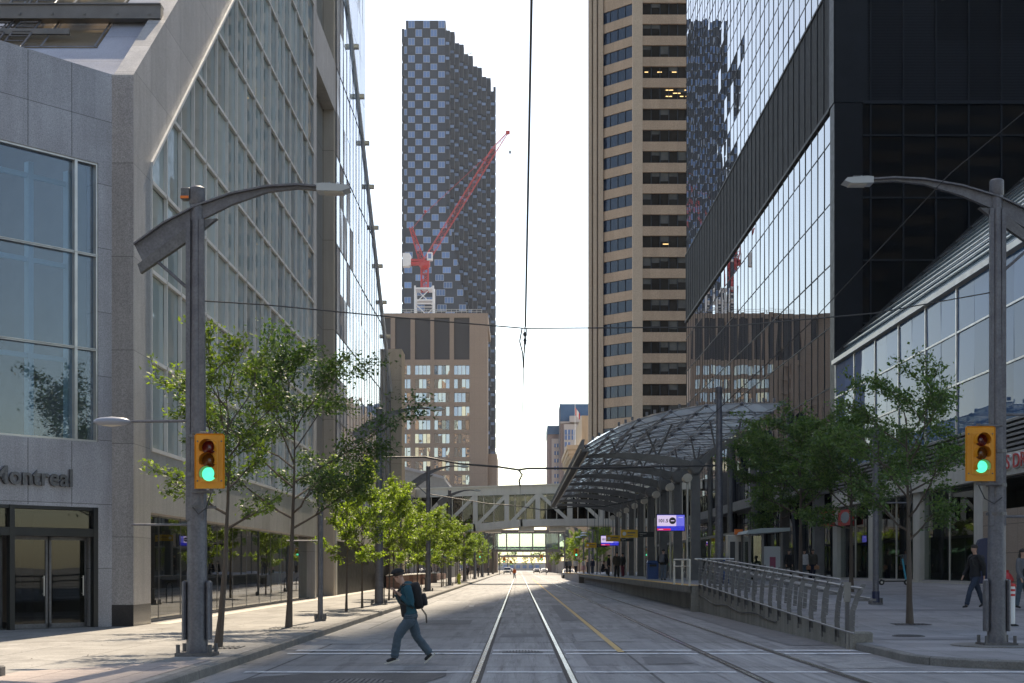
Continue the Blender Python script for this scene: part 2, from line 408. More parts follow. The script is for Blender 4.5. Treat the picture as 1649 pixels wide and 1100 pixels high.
M['shop'] = glassy('shop glass', None, 1.55, .004, .03, .3, thru=(.42, .5, .46))
M['bldglass2'] = glassy('painted sky glass', (.50, .56, .63), 2.6, .03, .1, .3)  # pale tint stands in for the sky reflected in these panes
M['towerglass'] = glassy('blue tower glass', (.10, .135, .19), 1.25, .05, .5, .15)
M['bridgeglass'] = glassy('bridge glass', None, 1.4, .02, .05, .3, thru=(.5, .5, .46))
M['greenglass'] = glassy('green bridge glass', None, 1.5, .02, .05, .3, thru=(.78, .87, .88))
M['canglass'] = glassy('canopy glass', None, 1.5, .06, .05, .3, thru=(.78, .88, .86))
_t = M['canglass'].node_tree; _mx = [q for q in _t.nodes if q.type == 'MIX_SHADER'][0]
_tr = _t.nodes.new('ShaderNodeBsdfTranslucent'); _tr.inputs[0].default_value = (.95, 1, 1, 1)
_m2 = _t.nodes.new('ShaderNodeMixShader'); _m2.inputs[0].default_value = .6; _s = _mx.inputs[1].links[0].from_socket
_t.links.new(_s, _m2.inputs[1]); _t.links.new(_tr.outputs[0], _m2.inputs[2]); 
_df = _t.nodes.new('ShaderNodeBsdfDiffuse'); _df.inputs[0].default_value = (.55, .66, .64, 1); _m3 = _t.nodes.new('ShaderNodeMixShader'); _m3.inputs[0].default_value = .3
_t.links.new(_m2.outputs[0], _m3.inputs[1]); _t.links.new(_df.outputs[0], _m3.inputs[2]); _t.links.new(_m3.outputs[0], _mx.inputs[1])
M['inter'] = mk('interior dark', (.06, .06, .058), .8, col2=(.11, .105, .10), vs=.8)
M['interl'] = mk('interior wall', (.30, .28, .25), .8, col2=(.2, .19, .17), vs=.6)
M['bridge'] = mk('bridge paint', (.88, .83, .74), .6, col2=(.82, .77, .68), vs=1, streak=.2)
M['slope'] = glassy('skylight glass', (.20, .15, .10), 1.7, .04, .5, .4)
M['slopestone'] = mk('pale sloped stone', (.36, .37, .42), .35, col2=(.30, .30, .34), vs=.6, fine=.15, fs=30, joints=(('Y', 1.5, .02, 0),))
M['orange'] = mk('orange', (.75, .17, .02), .5)
M['green'] = mk('green awning', (.02, .22, .10), .7)
M['awn'] = mk('pale steel roof', (.30, .36, .38), .4, metal=.2)
M['bark'] = mk('tree bark', (.075, .055, .042), .9, col2=(.12, .095, .075), vs=6, stretch=(1, 1, .25), bump=.8, bs=40, obj=True)
M['leafA'] = leafmat('leaves mid green', (.06, .10, .022), (.24, .32, .06), .55)
M['leafB'] = leafmat('leaves fresh green', (.09, .15, .025), (.33, .42, .07), .6)
M['leafC'] = leafmat('leaves dark green', (.03, .068, .022), (.11, .18, .055), .45)
M['leafD'] = leafmat('leaves plaza green', (.045, .095, .032), (.15, .24, .075), .5)
M['skin'] = mk('skin', (.50, .29, .21), .55, obj=True)
M['hair'] = mk('hair', (.03, .02, .015), .7)
M['railgrey'] = mk('rail grey', (.22, .215, .22), .45, metal=.4)
# ================================================================== SETTING: ground, road, pavements
HP = .95     # platform / plaza height
def wz(y):   # height of the right hand pavement
    return .15+(HP-.15)*min(1, max(0, (y-34)/20))
b = MB(); b.box(-2500, 2500, -600, 4000, -1, -.02); b.build('ground', M['ground'], kind='structure')
b = MB(); b.box(-60, 60, -70, 23, -.1, 0); b.box(-6.5, 11, 23, 760, -.1, 0); b.build('road', M['road'], kind='structure')
b = MB()
for x0, x1 in ((-1.0, 1.18), (3.05, 5.5)): b.quad((x0, -20, .004), (x1, -20, .004), (x1, 700, .004), (x0, 700, .004))
b.build('track_bed', M['trackbed'], kind='structure')
# left pavement with rounded corner
def arc(cx, cy, r, a0, a1, n=8): return [(cx+r*math.cos(R(a0+(a1-a0)*i/n)), cy+r*math.sin(R(a0+(a1-a0)*i/n))) for i in range(n+1)]
KL = -4.72
lw = [(-60, 15.2)]+arc(KL-2.2, 17.4, 2.2, -90, 0)+[(KL, 760), (-60, 760)]
inner = [(-60, 15.35)]+arc(KL-2.35, 17.55, 2.2, -90, 0)+[(KL-.15, 760), (-60, 760)]
b = MB(); b.prism(inner, -.05, .15); b.build('sidewalk', M['walk'], kind='structure')
def kerb(path, off, name, z0=-.05, z1=.145):
    b = MB(); n = len(path)
    o = []
    for i in range(n):
        a = Vector(path[max(i-1, 0)]); c = Vector(path[min(i+1, n-1)]); t = (c-a).normalized(); nn = Vector((-t.y, t.x))*off
        o.append((path[i][0]+nn.x, path[i][1]+nn.y))
    for i in range(n-1):
        (ax, ay), (bx, by) = path[i], path[i+1]; (cx, cy), (dx, dy) = o[i+1], o[i]
        b.quad((ax, ay, z0), (bx, by, z0), (bx, by, z1-.02), (ax, ay, z1-.02))
        mx = lambda p, q, t: (p[0]+(q[0]-p[0])*t, p[1]+(q[1]-p[1])*t)
        e0, e1 = mx((ax, ay), (dx, dy), .15), mx((bx, by), (cx, cy), .15)
        b.quad((ax, ay, z1-.02), (bx, by, z1-.02), (*e1, z1), (*e0, z1))
        b.quad((*e0, z1), (*e1, z1), (cx, cy, z1), (dx, dy, z1))
    return b.build(name, M['kerb'], kind='structure')
kerb(lw[:-2]+[(KL, 60), (KL, 200), (KL, 760)], .16, 'kerb')
# brick paving patch and gutter strip at the left corner
b = MB(); b.quad((-7.2, 15.6, .156), (-5.05, 17.2, .156), (-5.0, 23.2, .156), (-7.2, 20.4, .156)); b.build('brick_paving', M['brickpave'], kind='structure')
b = MB()
b.quad((-9.7, 37.7, .156), (-9.25, 37.7, .156), (-9.25, 112, .156), (-9.7, 112, .156))
b.build('paving_band', mk('light paving band', (.52, .47, .40), .8, fine=.1), kind='structure')
# right pavement: corner, sloping plaza, high part
KR = 6.75
rc = arc(KR+2.2, 24.9, 2.2, 180, 270)
b = MB()
b.prism([(KR+.15, 34), (KR+.15, 25)]+[(x+.1, y+.12) for x, y in rc[1:]]+[(60, 22.85), (60, 34)], -.05, .15)
xs = [KR+.17, 60]
for y0, y1 in ((34, 54),):
    b.quad((xs[0], y0, wz(y0)), (xs[1], y0, wz(y0)), (xs[1], y1, wz(y1)), (xs[0], y1, wz(y1)))
b.box(KR+.17, 60, 54, 230, 0, HP)
b.build('sidewalk', M['plaza'], kind='structure')
kerb([(KR, 28.7), (KR, 26)]+rc+[(60, 22.7)], .16, 'kerb')
b = MB()
for y0, y1 in ((29.5, 30.4), (40.6, 41.2)):
    b.quad((KR+.3, y0, wz(y0)+.006), (18.5, y0, wz(y0)+.006), (18.5, y1, wz(y1)+.006), (KR+.3, y1, wz(y1)+.006))
b.build('paving_band', M['band'], kind='structure')
# rails
for x in (-.64, .80, 3.54, 4.98):
    b = MB(); b.box(x-.036, x+.036, -20, 640, -.02, .016); b.build('tram_rail', M['rail'], kind='structure')
    b = MB(); s = 1 if x in (-.64, 3.54) else -1
    x0, x1 = sorted((x+s*.038, x+s*.10)); b.quad((x0, -20, .008), (x1, -20, .008), (x1, 640, .008), (x0, 640, .008))
    x0, x1 = sorted((x-s*.038, x-s*.062)); b.quad((x0, -20, .008), (x1, -20, .008), (x1, 640, .008), (x0, 640, .008))
    b.build('rail_groove', M['rust'], kind='structure')
# painted markings
b = MB()
def strip(x0, x1, y0, y1, z=.012, sk=0.0): b.quad((x0, y0, z), (x1, y0+sk, z), (x1, y1+sk, z), (x0, y1, z))
for x0, x1 in ((-4.4, -.72), (-.5, .68), (.9, 3.42), (3.64, 4.84), (5.06, 6.7)):
    strip(x0, x1, 28.0, 28.35); strip(x0, x1, 26.9, 27.2)
for x0, x1 in ((-4.3, -.72), (-.5, .68), (.9, 3.42), (3.64, 4.84), (5.06, 8.6)): strip(x0, x1, 22.2, 22.42)
for x0, x1 in ((-2.1, -1.9),): strip(x0, x1, 60, 61)
b.build('crosswalk_lines', M['wornwhite'], kind='structure')
b = MB(); b.quad((1.93, 27.6, .0121), (2.06, 27.6, .0121), (2.06, 210, .0121), (1.93, 210, .0121)); b.build('lane_line', M['wornyellow'], kind='structure')
# tar patch and manhole in the foreground
b = MB(); pts = [(-4.2, 20.0), (-3.9, 21.4), (-3.0, 22.3), (-2.0, 22.75), (-1.15, 22.8), (-1.1, 21.6), (-1.35, 20.2), (-1.6, 19.2), (-3.5, 19.2)]
b.add([(x, y, .009) for x, y in pts], [tuple(range(len(pts)))]); b.build('tar_patch', M['patch'], kind='structure')
def manhole(x, y, z, lab, r=.42):
    t = thing('manhole_cover', (x, y, z), lab, 'manhole cover')
    q = MB(); q.lathe((x, y, z), [(r, 0), (r, .012), (r*.93, .016)], 28); q.build('rim', M['iron'], t)
    q = MB(); q.lathe((x, y, z+.012), [(r*.88, 0), (r*.88, .010)], 28)
    for i in range(-5, 6):
        for j in range(-5, 6):
            if math.hypot(i, j) < 5.4: q.box(x+i*r*.15-.014, x+i*r*.15+.014, y+j*r*.15-.014, y+j*r*.15+.014, z+.02, z+.028)
    q.build('lid', M['iron'], t)
manhole(-2.3, 20.3, .009, 'round iron manhole cover in the black tar patch, bottom of the photo', .5)
manhole(.08, 27.55, .004, 'iron cover set between the near rails on the crosswalk line', .4)
manhole(8.5, 31.0, .152, 'dark iron cover in the pavement left of the right signal pole', .35)
for i, (x0, x1, y0, y1, dk) in enumerate(((-4.3, -3.1, 30.5, 38, 0), (-2.9, -1.4, 41, 44.5, 1), (1.3, 2.6, 31.5, 36.0, 0), (5.7, 6.7, 30, 52, 1), (-3.9, -2.2, 55, 66, 0), (1.35, 1.85, 44, 62, 1), (-.45, .6, 33.5, 35.4, 1), (5.2, 6.5, 23.2, 26.4, 0), (2.2, 3.0, 24.2, 26.2, 1), (-1.0, -.4+.3, 47, 52, 0))):
    b = MB(); s_ = .12; b.add([(x0, y0, .0085), (x1, y0+s_, .0085), (x1-.04, y1, .0085), (x0+.05, y1-s_, .0085)], [(0, 1, 2, 3)])
    b.build('road_patch', mk('repair concrete '+'ab'[dk], ((.24, .235, .225), (.11, .108, .11))[dk], .8, col2=((.30, .29, .28), (.15, .147, .147))[dk], vs=3, fine=.25, fs=40, wear=(2, .5, (.17, .165, .165), .7)) if ('repair concrete '+'ab'[dk]) not in bpy.data.materials else bpy.data.materials['repair concrete '+'ab'[dk]], kind='structure')
# ================================================================== BUILDINGS
def grid_x(mb, X, ys, zs, y0, y1, z0, z1, w=.06, d=.10, side=1):
    """mullion bars on a facade in the plane x = X; side=+1 sticks out to +x"""
    a, c = sorted((X-.02*side, X+d*side)); a2, c2 = sorted((X-.02*side, X+d*.8*side))
    for y in ys: mb.box(a, c, y-w/2, y+w/2, z0, z1)
    for z in zs: mb.box(a2, c2, y0, y1, z-w/2, z+w/2)
def panes_x(mb, X, ys, z0, z1, jit, side=1, gap=.0):
    for a, c in zip(ys[:-1], ys[1:]):
        tx, tz = rnd.gauss(0, jit), rnd.gauss(0, jit)
        q = [(X-tx-tz, a, z0), (X+tx-tz, c, z0), (X+tx+tz, c, z1), (X-tx+tz, a, z1)]
        if side < 0: q = q[::-1]
        mb.add(q, [(0, 1, 2, 3)])
def panes_y(mb, Y, xs, z0, z1, jit):
    for a, c in zip(xs[:-1], xs[1:]):
        tx, tz = rnd.gauss(0, jit), rnd.gauss(0, jit)
        mb.add([(a, Y-tx-tz, z0), (c, Y+tx-tz, z0), (c, Y+tx+tz, z1), (a, Y-tx+tz, z1)], [(0, 1, 2, 3)])

# ---- left bank building (granite corner, sloping glass)
LX = -9.8
B1 = thing('bank_building', (-10.5, 37, .15), 'grey granite corner building with slanted glass wall and bank lettering over its doors', 'building')
SL = .8; YT = 37.9; ZT = 12.4                      # lower sloping line
def zsl(y): return ZT+SL*(y-YT)
YE = 69.0
# stone frame of the street side (polygon pieces in the plane x = LX)
b = MB()
b.extr([(36.2, .15+.55), (37.9, .15+.55), (37.9, 12.4), (37.9+.001, 12.4), (36.2, 14.2)], 'x', LX-.6, LX)     # corner pier side
b.extr([(36.2, 14.2), (37.9, 12.4), (48.9, zsl(48.9)), (62, zsl(62)), (62, zsl(62)+2.4), (47.2, 23.0)], 'x', LX-.5, LX)
b.box(LX-.6, LX, 37.9, YE, 3.12, 4.78)                                          # band over the ground floor
b.box(LX-.6, LX, YE-1.0, YE, 4.78, 60)
b.box(LX-.62, LX+.004, YE, 76.2, 26.0, 28.6)                                       # lintel over the recess
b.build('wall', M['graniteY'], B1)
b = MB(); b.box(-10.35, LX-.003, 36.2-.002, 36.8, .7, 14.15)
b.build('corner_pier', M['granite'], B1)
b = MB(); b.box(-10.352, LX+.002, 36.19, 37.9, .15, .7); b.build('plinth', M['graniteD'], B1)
# street side glass, one strip of panes per storey
ysp = [37.9+1.65*i for i in range(19)]; ysp[-1] = YE-1.0
k = 0
for z0 in [4.8+2.38*i for i in range(12)]:
    z1 = z0+2.38; g = MB()
    for a, c in zip(ysp[:-1], ysp[1:]):
        za, zc = zsl(a), zsl(c)
        if z0 >= zc: continue
        tx, tz = rnd.gauss(0, .004), rnd.gauss(0, .005); X = LX-.07
        if z1 <= za: g.add([(X-tx-tz, a, z0), (X+tx-tz, c, z0), (X+tx+tz, c, z1), (X-tx+tz, a, z1)], [(0, 1, 2, 3)])
        else:
            pts = []
            if z0 < za: pts.append((a, z0))
            else: pts.append((YT+(z0-ZT)/SL, z0))
            pts.append((c, z0))
            if z1 < zc: pts += [(c, z1), (YT+(z1-ZT)/SL, z1)]
            else: pts.append((c, zc))
            if z0 < za: pts.append((a, za))
            pts = [p for i, p in enumerate(pts) if i == 0 or p != pts[i-1]]
            g.add([(X, y, z) for y, z in pts], [tuple(range(len(pts)))])
    if g.f: g.build('window', M['bmoside'], B1)
g = MB()
for i, y in enumerate(ysp[:-1]):
    zt = min(zsl(y), 33); g.box(LX-.06, LX+.04, y-.03, y+.03, 4.8, zt)
for i in range(0, 12):
    z = 4.8+2.38*i; y0 = YT if z <= ZT else YT+(z-ZT)/SL
    if y0 < YE-1: g.box(LX-.06, LX+.04, y0, YE-1, z-.05, z+.05)
g.extr([(37.9, 12.4-.06), (60, zsl(60)-.06), (60, zsl(60)+.06), (37.9, 12.4+.06)], 'x', LX-.05, LX+.06)
g.build('window_frame', M['mull'], B1)
# ground floor glass, set back
g = MB(); ysg = [37.7+2.6*i for i in range(13)]
panes_x(g, -10.2, ysg, .2, 3.12, .002); g.build('shopfront_glass', M['bmoground'], B1)
g = MB()
for y in ysg: g.box(-10.195, -10.185, y-.01, y+.01, .2, 3.12)
g.box(-10.25, -10.1, 37.7, YE, .15, .22); g.build('glass_joint', M['railgrey'], B1)
b = MB(); b.box(-10.6, LX-.003, YE-.5, YE, .15, 3.115); b.build('column', M['graniteY'], B1); b = MB(); b.box(-10.7, -10.21, 60.6, 61.1, .15, 3.1); b.build('column', M['graniteY'], B1)
b = MB()
b.quad((-16, 37, .16), (-10.25, 37, .16), (-10.25, YE, .16), (-16, YE, .16)); b.quad((-15.5, 38, .16), (-15.5, YE, .16), (-15.5, YE, 3.1), (-15.5, 38, 3.1))
b.quad((-16, 37, 3.11), (-10.25, 37, 3.11), (-10.25, YE, 3.11), (-16, YE, 3.11))
for y in range(40, 68, 5): b.box(-13.8, -13.2, y, y+.6, .16, 3.1)
for y in range(39, 66, 4): b.box(-12.4, -11.6, y, y+1.6, .16, .95)
b.build('interior', M['inter'], B1)
# recess with piers behind it
b = MB(); b.box(-14, LX-.62, YE, 76.0, .15, 45); b.box(LX-.62, LX-.02, 75.6, 76.4, .15, 45); b.build('recess_wall', mk('recess stone', (.37, .32, .265), .7, col2=(.40, .35, .29), vs=.6, fine=.14, fs=30, streak=.3, joints=(('Z', 4.76, .03, 0), ('X', 1.3, .03, 0))), B1)
# mass behind
b = MB(); b.prism([(-40, 45), (-16.2, 38), (-16.2, YE), (-60, YE), (-60, 45)], 3.2, 12); b.build('building_core', M['inter'], B1)
# chamfered corner wall
P0 = Vector((-10.35, 36.2)); DV = Vector((-.643, -.766)); NV = Vector((.766, -.643))
def cp(s, off=0.0): q = P0+DV*s+NV*off; return q.x, q.y
def cbox(mb, s0, s1, o0, o1, z0, z1): mb.prism([cp(s0, o0), cp(s1, o0), cp(s1, o1), cp(s0, o1)], z0, z1)
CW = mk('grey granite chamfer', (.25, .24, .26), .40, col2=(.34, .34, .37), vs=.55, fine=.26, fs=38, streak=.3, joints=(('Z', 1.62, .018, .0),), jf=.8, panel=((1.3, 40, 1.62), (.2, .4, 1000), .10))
b = MB(); SM = 9.5
cbox(b, 0, SM, -.5, 0, 11.85, 14.2); cbox(b, 0, SM, -.5, 0, 3.16, 4.81); cbox(b, 0, .42, -.5, 0, .15, 3.16); cbox(b, 0, .40, -.5, -.003, 4.81, 11.85)
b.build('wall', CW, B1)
b = MB()
for s in (1.15, 2.35, 3.9, 5.4):
    for za, zb in ((11.87, 14.18), (3.18, 4.79)): b = MB(); cbox(b, s, s+.012, 0, .003, za, zb); b.build('stone_joint', M['black'], B1)
for z0, z1 in ((4.86, 7.12), (7.16, 9.5), (9.54, 11.8)):
    for s0, s1 in ((.45, .98), (1.06, 4.2), (4.28, 7.4)):
        g = MB(); cbox(g, s0, s1, -.16, -.14, z0, z1); f = g.build('window', M['bmofront'], B1)
        h = MB()
        for a, c in ((s0-.04, s0), (s1, s1+.04)): cbox(h, a, c, -.14, -.02, z0-.03, z1+.03)
        for a, c in ((z0-.05, z0), (z1, z1+.05)): cbox(h, s0-.04, s1+.04, -.14, -.03, a, c)
        h.build('window_frame', M['alu'], f)
# inner curtain mullions seen behind the glass edges
# doors
t1 = MB()
for s in (.42, 2.72, 5.2): cbox(t1, s, s+.13, -.12, .03, .15, 3.16)
cbox(t1, .42, 6.5, -.10, .02, 2.42, 2.62); cbox(t1, .42, 6.5, -.12, 0, 3.08, 3.16)
t1.build('door_frame', M['black'], B1)
for s0, s1 in ((.56, 1.62), (1.66, 2.70), (2.88, 3.9), (3.94, 5.1)):
    g = MB(); cbox(g, s0+.05, s1-.05, -.30, -.28, .25, 2.40); dd = g.build('door', M['door'], B1)
    h = MB()
    cbox(h, s0, s0+.06, -.32, -.26, .17, 2.42); cbox(h, s1-.06, s1, -.32, -.26, .17, 2.42); cbox(h, s0, s1, -.32, -.26, .16, .27); cbox(h, s0, s1, -.32, -.26, 2.33, 2.42)
    h.build('frame', M['steeldark'], dd)
    h = MB(); x, y = cp(s0+.14, -.2); h.tube([(x, y, .95), (x, y, 1.45)], .018, 8); x2, y2 = cp(s0+.14, -.26); h.tube([(x, y, 1.0), (x2, y2, 1.0)], .012, 6); h.tube([(x, y, 1.4), (x2, y2, 1.4)], .012, 6)
    h.build('handle', M['alu'], dd)
g = MB(); cbox(g, .56, 2.70, -.10, -.08, 2.63, 3.07); cbox(g, 2.87, 5.1, -.10, -.08, 2.63, 3.07); g.build('transom_glass', M['door'], B1)
b = MB(); cbox(b, 0, 8, -6, -5.6, .15, 3.2); cbox(b, 1.0, 1.35, -2.4, -2.0, .15, 3.1); cbox(b, 3.3, 3.7, -3, -2.6, .15, 3.1); cbox(b, 0, 8, -6, -.13, .15, .17); cbox(b, 0, 8, -6, -.5, 3.17, 3.19); b.build('interior', M['inter'], B1)
b = MB(); cbox(b, .3, .42, -5, -.5, .15, 3.16); cbox(b, 6.5, 9.5, -.5, 0, .15, 3.15); b.build('entrance_wall', M['granite'], B1)
b = MB(); cbox(b, .45, 9.4, -9, -8.8, 3.2, 14); cbox(b, .3, .42, -9, -.5, 3.2, 14); cbox(b, .45, 9.4, -9, -.5, 3.2, 3.3); b.build('interior_wall', M['interl'], B1)
b = MB()
for s in (.5, 1.6, 2.6, 4.1, 5.6): cbox(b, s, s+.14, -1.2, -1.0, 4.85, 11.8)
for z in (6.9, 9.3, 11.4): cbox(b, .45, 7, -1.15, -1.05, z, z+.12)
b.build('interior_mullion', mk('pale teal frame', (.42, .55, .56), .5), B1)
b = MB()
for k in range(5):
    z = 4.6+k*1.9; p = [cp(1+i*.9, -4.5-.5*(i % 2)) for i in range(9)]
    b.tube([(*p[0], z+1.2), (*p[-1], z+2.4)], .07, 6); b.tube([(*p[0], z+.4), (*p[-1], z+1.6)], .05, 6)
    for i in range(8): b.tube([(*p[i], z+.4+i*.15), (*p[i+1], z+1.3+i*.15)], .03, 5); b.tube([(*p[i], z+1.25+i*.15), (*p[i+1], z+.5+i*.15)], .03, 5)
for k in range(5): p = cp(1.2+k*1.6, -5); q = cp(2.6+k*1.6, -5); b.tube([(*p, 3.3), (*q, 13)], .08, 6)
b.build('truss_reflection', M['cream'], B1)  # added truss shape standing in for a reflection in the corner windows
# lettering
def twidth(body, size):
    cu = bpy.data.curves.new('t', 'FONT'); cu.body = body; cu.size = size
    o = bpy.data.objects.new('t', cu); COL.objects.link(o); bpy.context.view_layer.update(); w_ = o.dimensions.x
    bpy.data.objects.remove(o); return w_
def text(name, body, size, loc, rot, mat, parent=None, ext=.02, align='LEFT', bold=0.0, sx=1, **kw):
    cu = bpy.data.curves.new(name, 'FONT'); cu.body = body; cu.size = size; cu.extrude = ext; cu.align_x = align; cu.offset = bold; cu.resolution_u = 3
    o = bpy.data.objects.new(name, cu); COL.objects.link(o)
    bpy.context.view_layer.update(); me = bpy.data.meshes.new_from_object(o.evaluated_get(bpy.context.evaluated_depsgraph_get()))
    bpy.data.objects.remove(o); me.materials.clear(); me.materials.append(mat)
    o = bpy.data.objects.new(name, me); COL.objects.link(o); o.rotation_euler = rot; o.scale = (sx, 1, 1)
    off = Vector((0, 0, 0)); p = parent
    while p is not None: off += p.location; p = p.parent
    o.parent = parent; o.location = Vector(loc)-off; tag(o, **kw); return o
ang = math.atan2(-DV.y, -DV.x)
x, y = cp(1.15, .05)
o = text('lettering', 'Bank of Montreal', .60, (x, y, 3.66), (R(90), 0, ang), M['steeldark'], B1, .03, 'RIGHT', .012)
# sloping roof of the bank: stone border, skylight, ladders, beam
def zr(y): return 14.2+.8*(y-36.5)
sn = Vector((0, -.625, .781))
b = MB()
def sq(x0, x1, y0, y1, up=0.0, m=0):
    n = sn*up; b.add([(x0, y0+n.y, zr(y0)+n.z), (x1, y0+n.y, zr(y0)+n.z), (x1, y1+n.y, zr(y1)+n.z), (x0, y1+n.y, zr(y1)+n.z)], [(0, 1, 2, 3)], m)
sq(-11.35, LX, 36.5, 62); sq(-40, -11.35, 36.5, 38.3)
b.build('sloped_border', M['slopestone'], B1)
b = MB(); sq(-40, -11.35, 38.3, 62, -.1); b.build('skylight', M['slope'], B1)
b = MB()
for x in [-11.4-1.45*i for i in range(12)]: sq(x-.06, x, 38.3, 62, .03)
for y in [38.3+1.9*i for i in range(9)]: sq(-40, -11.35, y, y+.07, .03)
b.build('skylight_bar', M['steeldark'], B1)
b = MB(); b.box(-30, -9.95, 39.55, 39.85, 16.95, 17.3); b.box(-30, -9.95, 39.5, 39.9, 17.3, 17.34); b.box(-30, -9.95, 39.5, 39.9, 16.91, 16.95)
for i in range(14): b.box(-10.3-i*.9, -10.24-i*.9, 39.52, 39.56, 17.02, 17.08)
b.build('gutter_beam', M['steelpaint'], B1)
b = MB(); b.box(-20, -12.3, 38.9, 39.0, 16.25, 16.4); b.build('lower_rail', M['steelpaint'], B1)
for lx in (-13.6, -14.35):
    b = MB()
    for y in [37.2+.3*i for i in range(22)]: b.tube([(lx-.25, y-.1, zr(y)+.12), (lx+.25, y-.1, zr(y)+.12)], .02, 6)
    for s in (-.27, .27): b.tube([(lx+s, 37.0, zr(37)+.12), (lx+s, 44, zr(44.1)+.12)], .03, 6)
    b.build('ladder', M['steeldark'], B1)

# ---- second building, glass with a slope that falls away down the street
B2 = thing('glass_building', (-12, 94, .15), 'pale glass building with a slanted end edge and small lamps along it, past the bank', 'building')
def zs2(y): return 32.0-.667*(y-83.7)
b = MB(); b.extr([(76.4, .15), (112, .15), (112, zs2(112)), (76.4, zs2(76.4))], 'x', -30, LX-.12); b.build('building_core', M['blkwall'], B2)
ys2 = [76.5+1.55*i for i in range(22)]+[109.0]
for i in range(14):
    z0 = 4.8+2.38*i; z1 = z0+2.38; g = MB()
    for a, c in zip(ys2[:-1], ys2[1:]):
        za, zc = zs2(a), zs2(c)
        if z0 >= za: continue
        tx, tz = rnd.gauss(0, .003), rnd.gauss(0, .004)
        if z1 <= zc: g.add([(LX-tx-tz, a, z0), (LX+tx-tz, c, z0), (LX+tx+tz, c, z1), (LX-tx+tz, a, z1)], [(0, 1, 2, 3)])
        else:
            pts = [(a, z0)]
            yc0 = 83.7+(32-z0)/.667
            pts += [(c, z0), (c, zc)] if z0 < zc else [(yc0, z0)]
            if z1 < za: pts += [(83.7+(32-z1)/.667, z1), (a, z1)]
            else: pts += [(a, za)]
            g.add([(LX, y, z) for y, z in pts], [tuple(range(len(pts)))])
    if g.f: g.build('window', M['bldglass2'], B2)
g = MB()
for y in ys2: g.box(LX, LX+.018, y-.04, y+.04, 4.8, zs2(y))
for i in range(0, 14, 2):
    z = 4.8+2.38*i; ye = min(109, 83.7+(32-z)/.667)
    if ye > 76.5: g.box(LX, LX+.014, 76.4, ye, z-.04, z+.04)
g.build('window_frame', M['mulldark'], B2)
b = MB(); b.extr([(76.4, zs2(76.4)), (112, zs2(112)), (112, zs2(112)+.35), (76.4, zs2(76.4)+.35)], 'x', LX-.3, LX+.12)
b.build('roof_edge', mk('pale roof edge', (.62, .66, .72), .35), B2)
b = MB(); b.box(LX-.6, LX+.02, 76.4, 109, 3.1, 4.8); b.box(LX-.4, LX, 76.3, 76.9, .15, 4); b.build('wall', M['cream'], B2)
g = MB(); panes_x(g, LX-.2, [76.9+2.7*i for i in range(13)], .2, 3.1, .002); g.build('shopfront_glass', M['bmoground'], B2)
b = MB(); b.box(-10.8, -8.95, 109, 112, .15, 18.4); b.build('end_pier', M['stonewarm'], B2)
for i in range(8):
    y, z = 83.7+2.96*i, 32-1.955*i
    h = MB(); h.box(LX+.1, LX+.40, y-.16, y+.16, z+.18, z+.42); q = h.build('edge_lamp', M['cream'], B2)
    h = MB(); h.box(LX+.12, LX+.36, y-.17, y-.165, z+.2, z+.38); h.build('lens', mk('lamp lens', (.8, .66, .45), .3), q)
    h = MB(); h.box(LX-.3, LX+.12, y-.03, y+.03, z+.27, z+.33); h.build('bracket', M['alu'], q)
# ---- blue glass tower behind it
B3 = thing('glass_tower', (-20, 88, .15), 'tall blue grey glass tower rising behind the slanted glass building', 'building')
b = MB(); b.box(-38, -10.36, 80, 95.6, .15, 90); b.build('tower_body', M['steelpaint'], B3)
for i in range(26):
    z0 = 22+i*2.6; g = MB(); panes_x(g, -10.3, [80+1.56*j for j in range(11)], z0, z0+2.56, .004); g.build('window', M['towerglass'], B3)
# ---- low buildings further along the left side
B4 = thing('podium_building', (-16, 150, .15), 'low building behind the street trees with a dark glass front and brick base', 'building')
b = MB(); b.box(-40, -10.4, 113, 188, .15, 9.5); b.build('wall', M['stonebrown'], B4)
for i in range(11):
    g = MB(); g.box(-10.4, -10.3, 114+6.7*i, 119.6+6.7*i, 4.6, 8.6); g.build('window', M['tanglass'], B4)
    g = MB(); g.box(-10.4, -10.3, 114+6.7*i, 119.6+6.7*i, .9, 3.8); g.build('window', M['tanglass'], B4)
b = MB(); b.box(-10.4, -9.6, 113, 188, .15, .85); b.build('brick_base', M['brick'], B4)
for i in range(4):
    t = thing('green_awning', (-9.7, 150+i*9, 3.3), ('green fabric awning over a shopfront behind the left street trees, '+['nearest', 'second', 'third', 'farthest'][i]+' of the row'), 'awning', 'green shop awnings')
    h = MB(); h.extr([(-10.3, 3.9), (-8.9, 3.3), (-8.9, 3.05), (-10.3, 3.05)], 'y', 150+i*9, 155+i*9); h.build('canvas', M['green'], t)
B5 = thing('slab_roof_building', (-16, 210, .15), 'low grey building whose slab roof juts out, below the brown office block', 'building')
b = MB(); b.box(-45, -10.2, 200, 240, .15, 12.6); b.build('wall', M['steelpaint'], B5)
b = MB(); b.extr([(-45, 15.8), (-17, 15.6), (-10.4, 14.0), (-9.3, 12.6), (-45, 12.6)], 'y', 198, 242); b.build('roof', mk('grey slab roof', (.25, .245, .25), .6, col2=(.3, .3, .3)), B5)
b = MB(); b.extr([(-45, 15.8), (-17, 15.6), (-10.4, 14.0), (-10.4, 14.35), (-17, 16.0), (-45, 16.2)], 'y', 197.8, 242); b.build('roof_edge', M['slopestone'], B5)
B6 = thing('stone_block', (-16, 300, .15), 'plain stone block between the slab roofed building and the brown offices', 'building')
b = MB(); b.box(-45, -10.6, 250, 400, .15, 14); b.build('wall', M['stonebrown'], B6)
for i in range(14):
    g = MB(); g.box(-10.65, -10.5, 252+10*i, 259+10*i, 1, 12); g.build('window', M['tanglass'], B6)

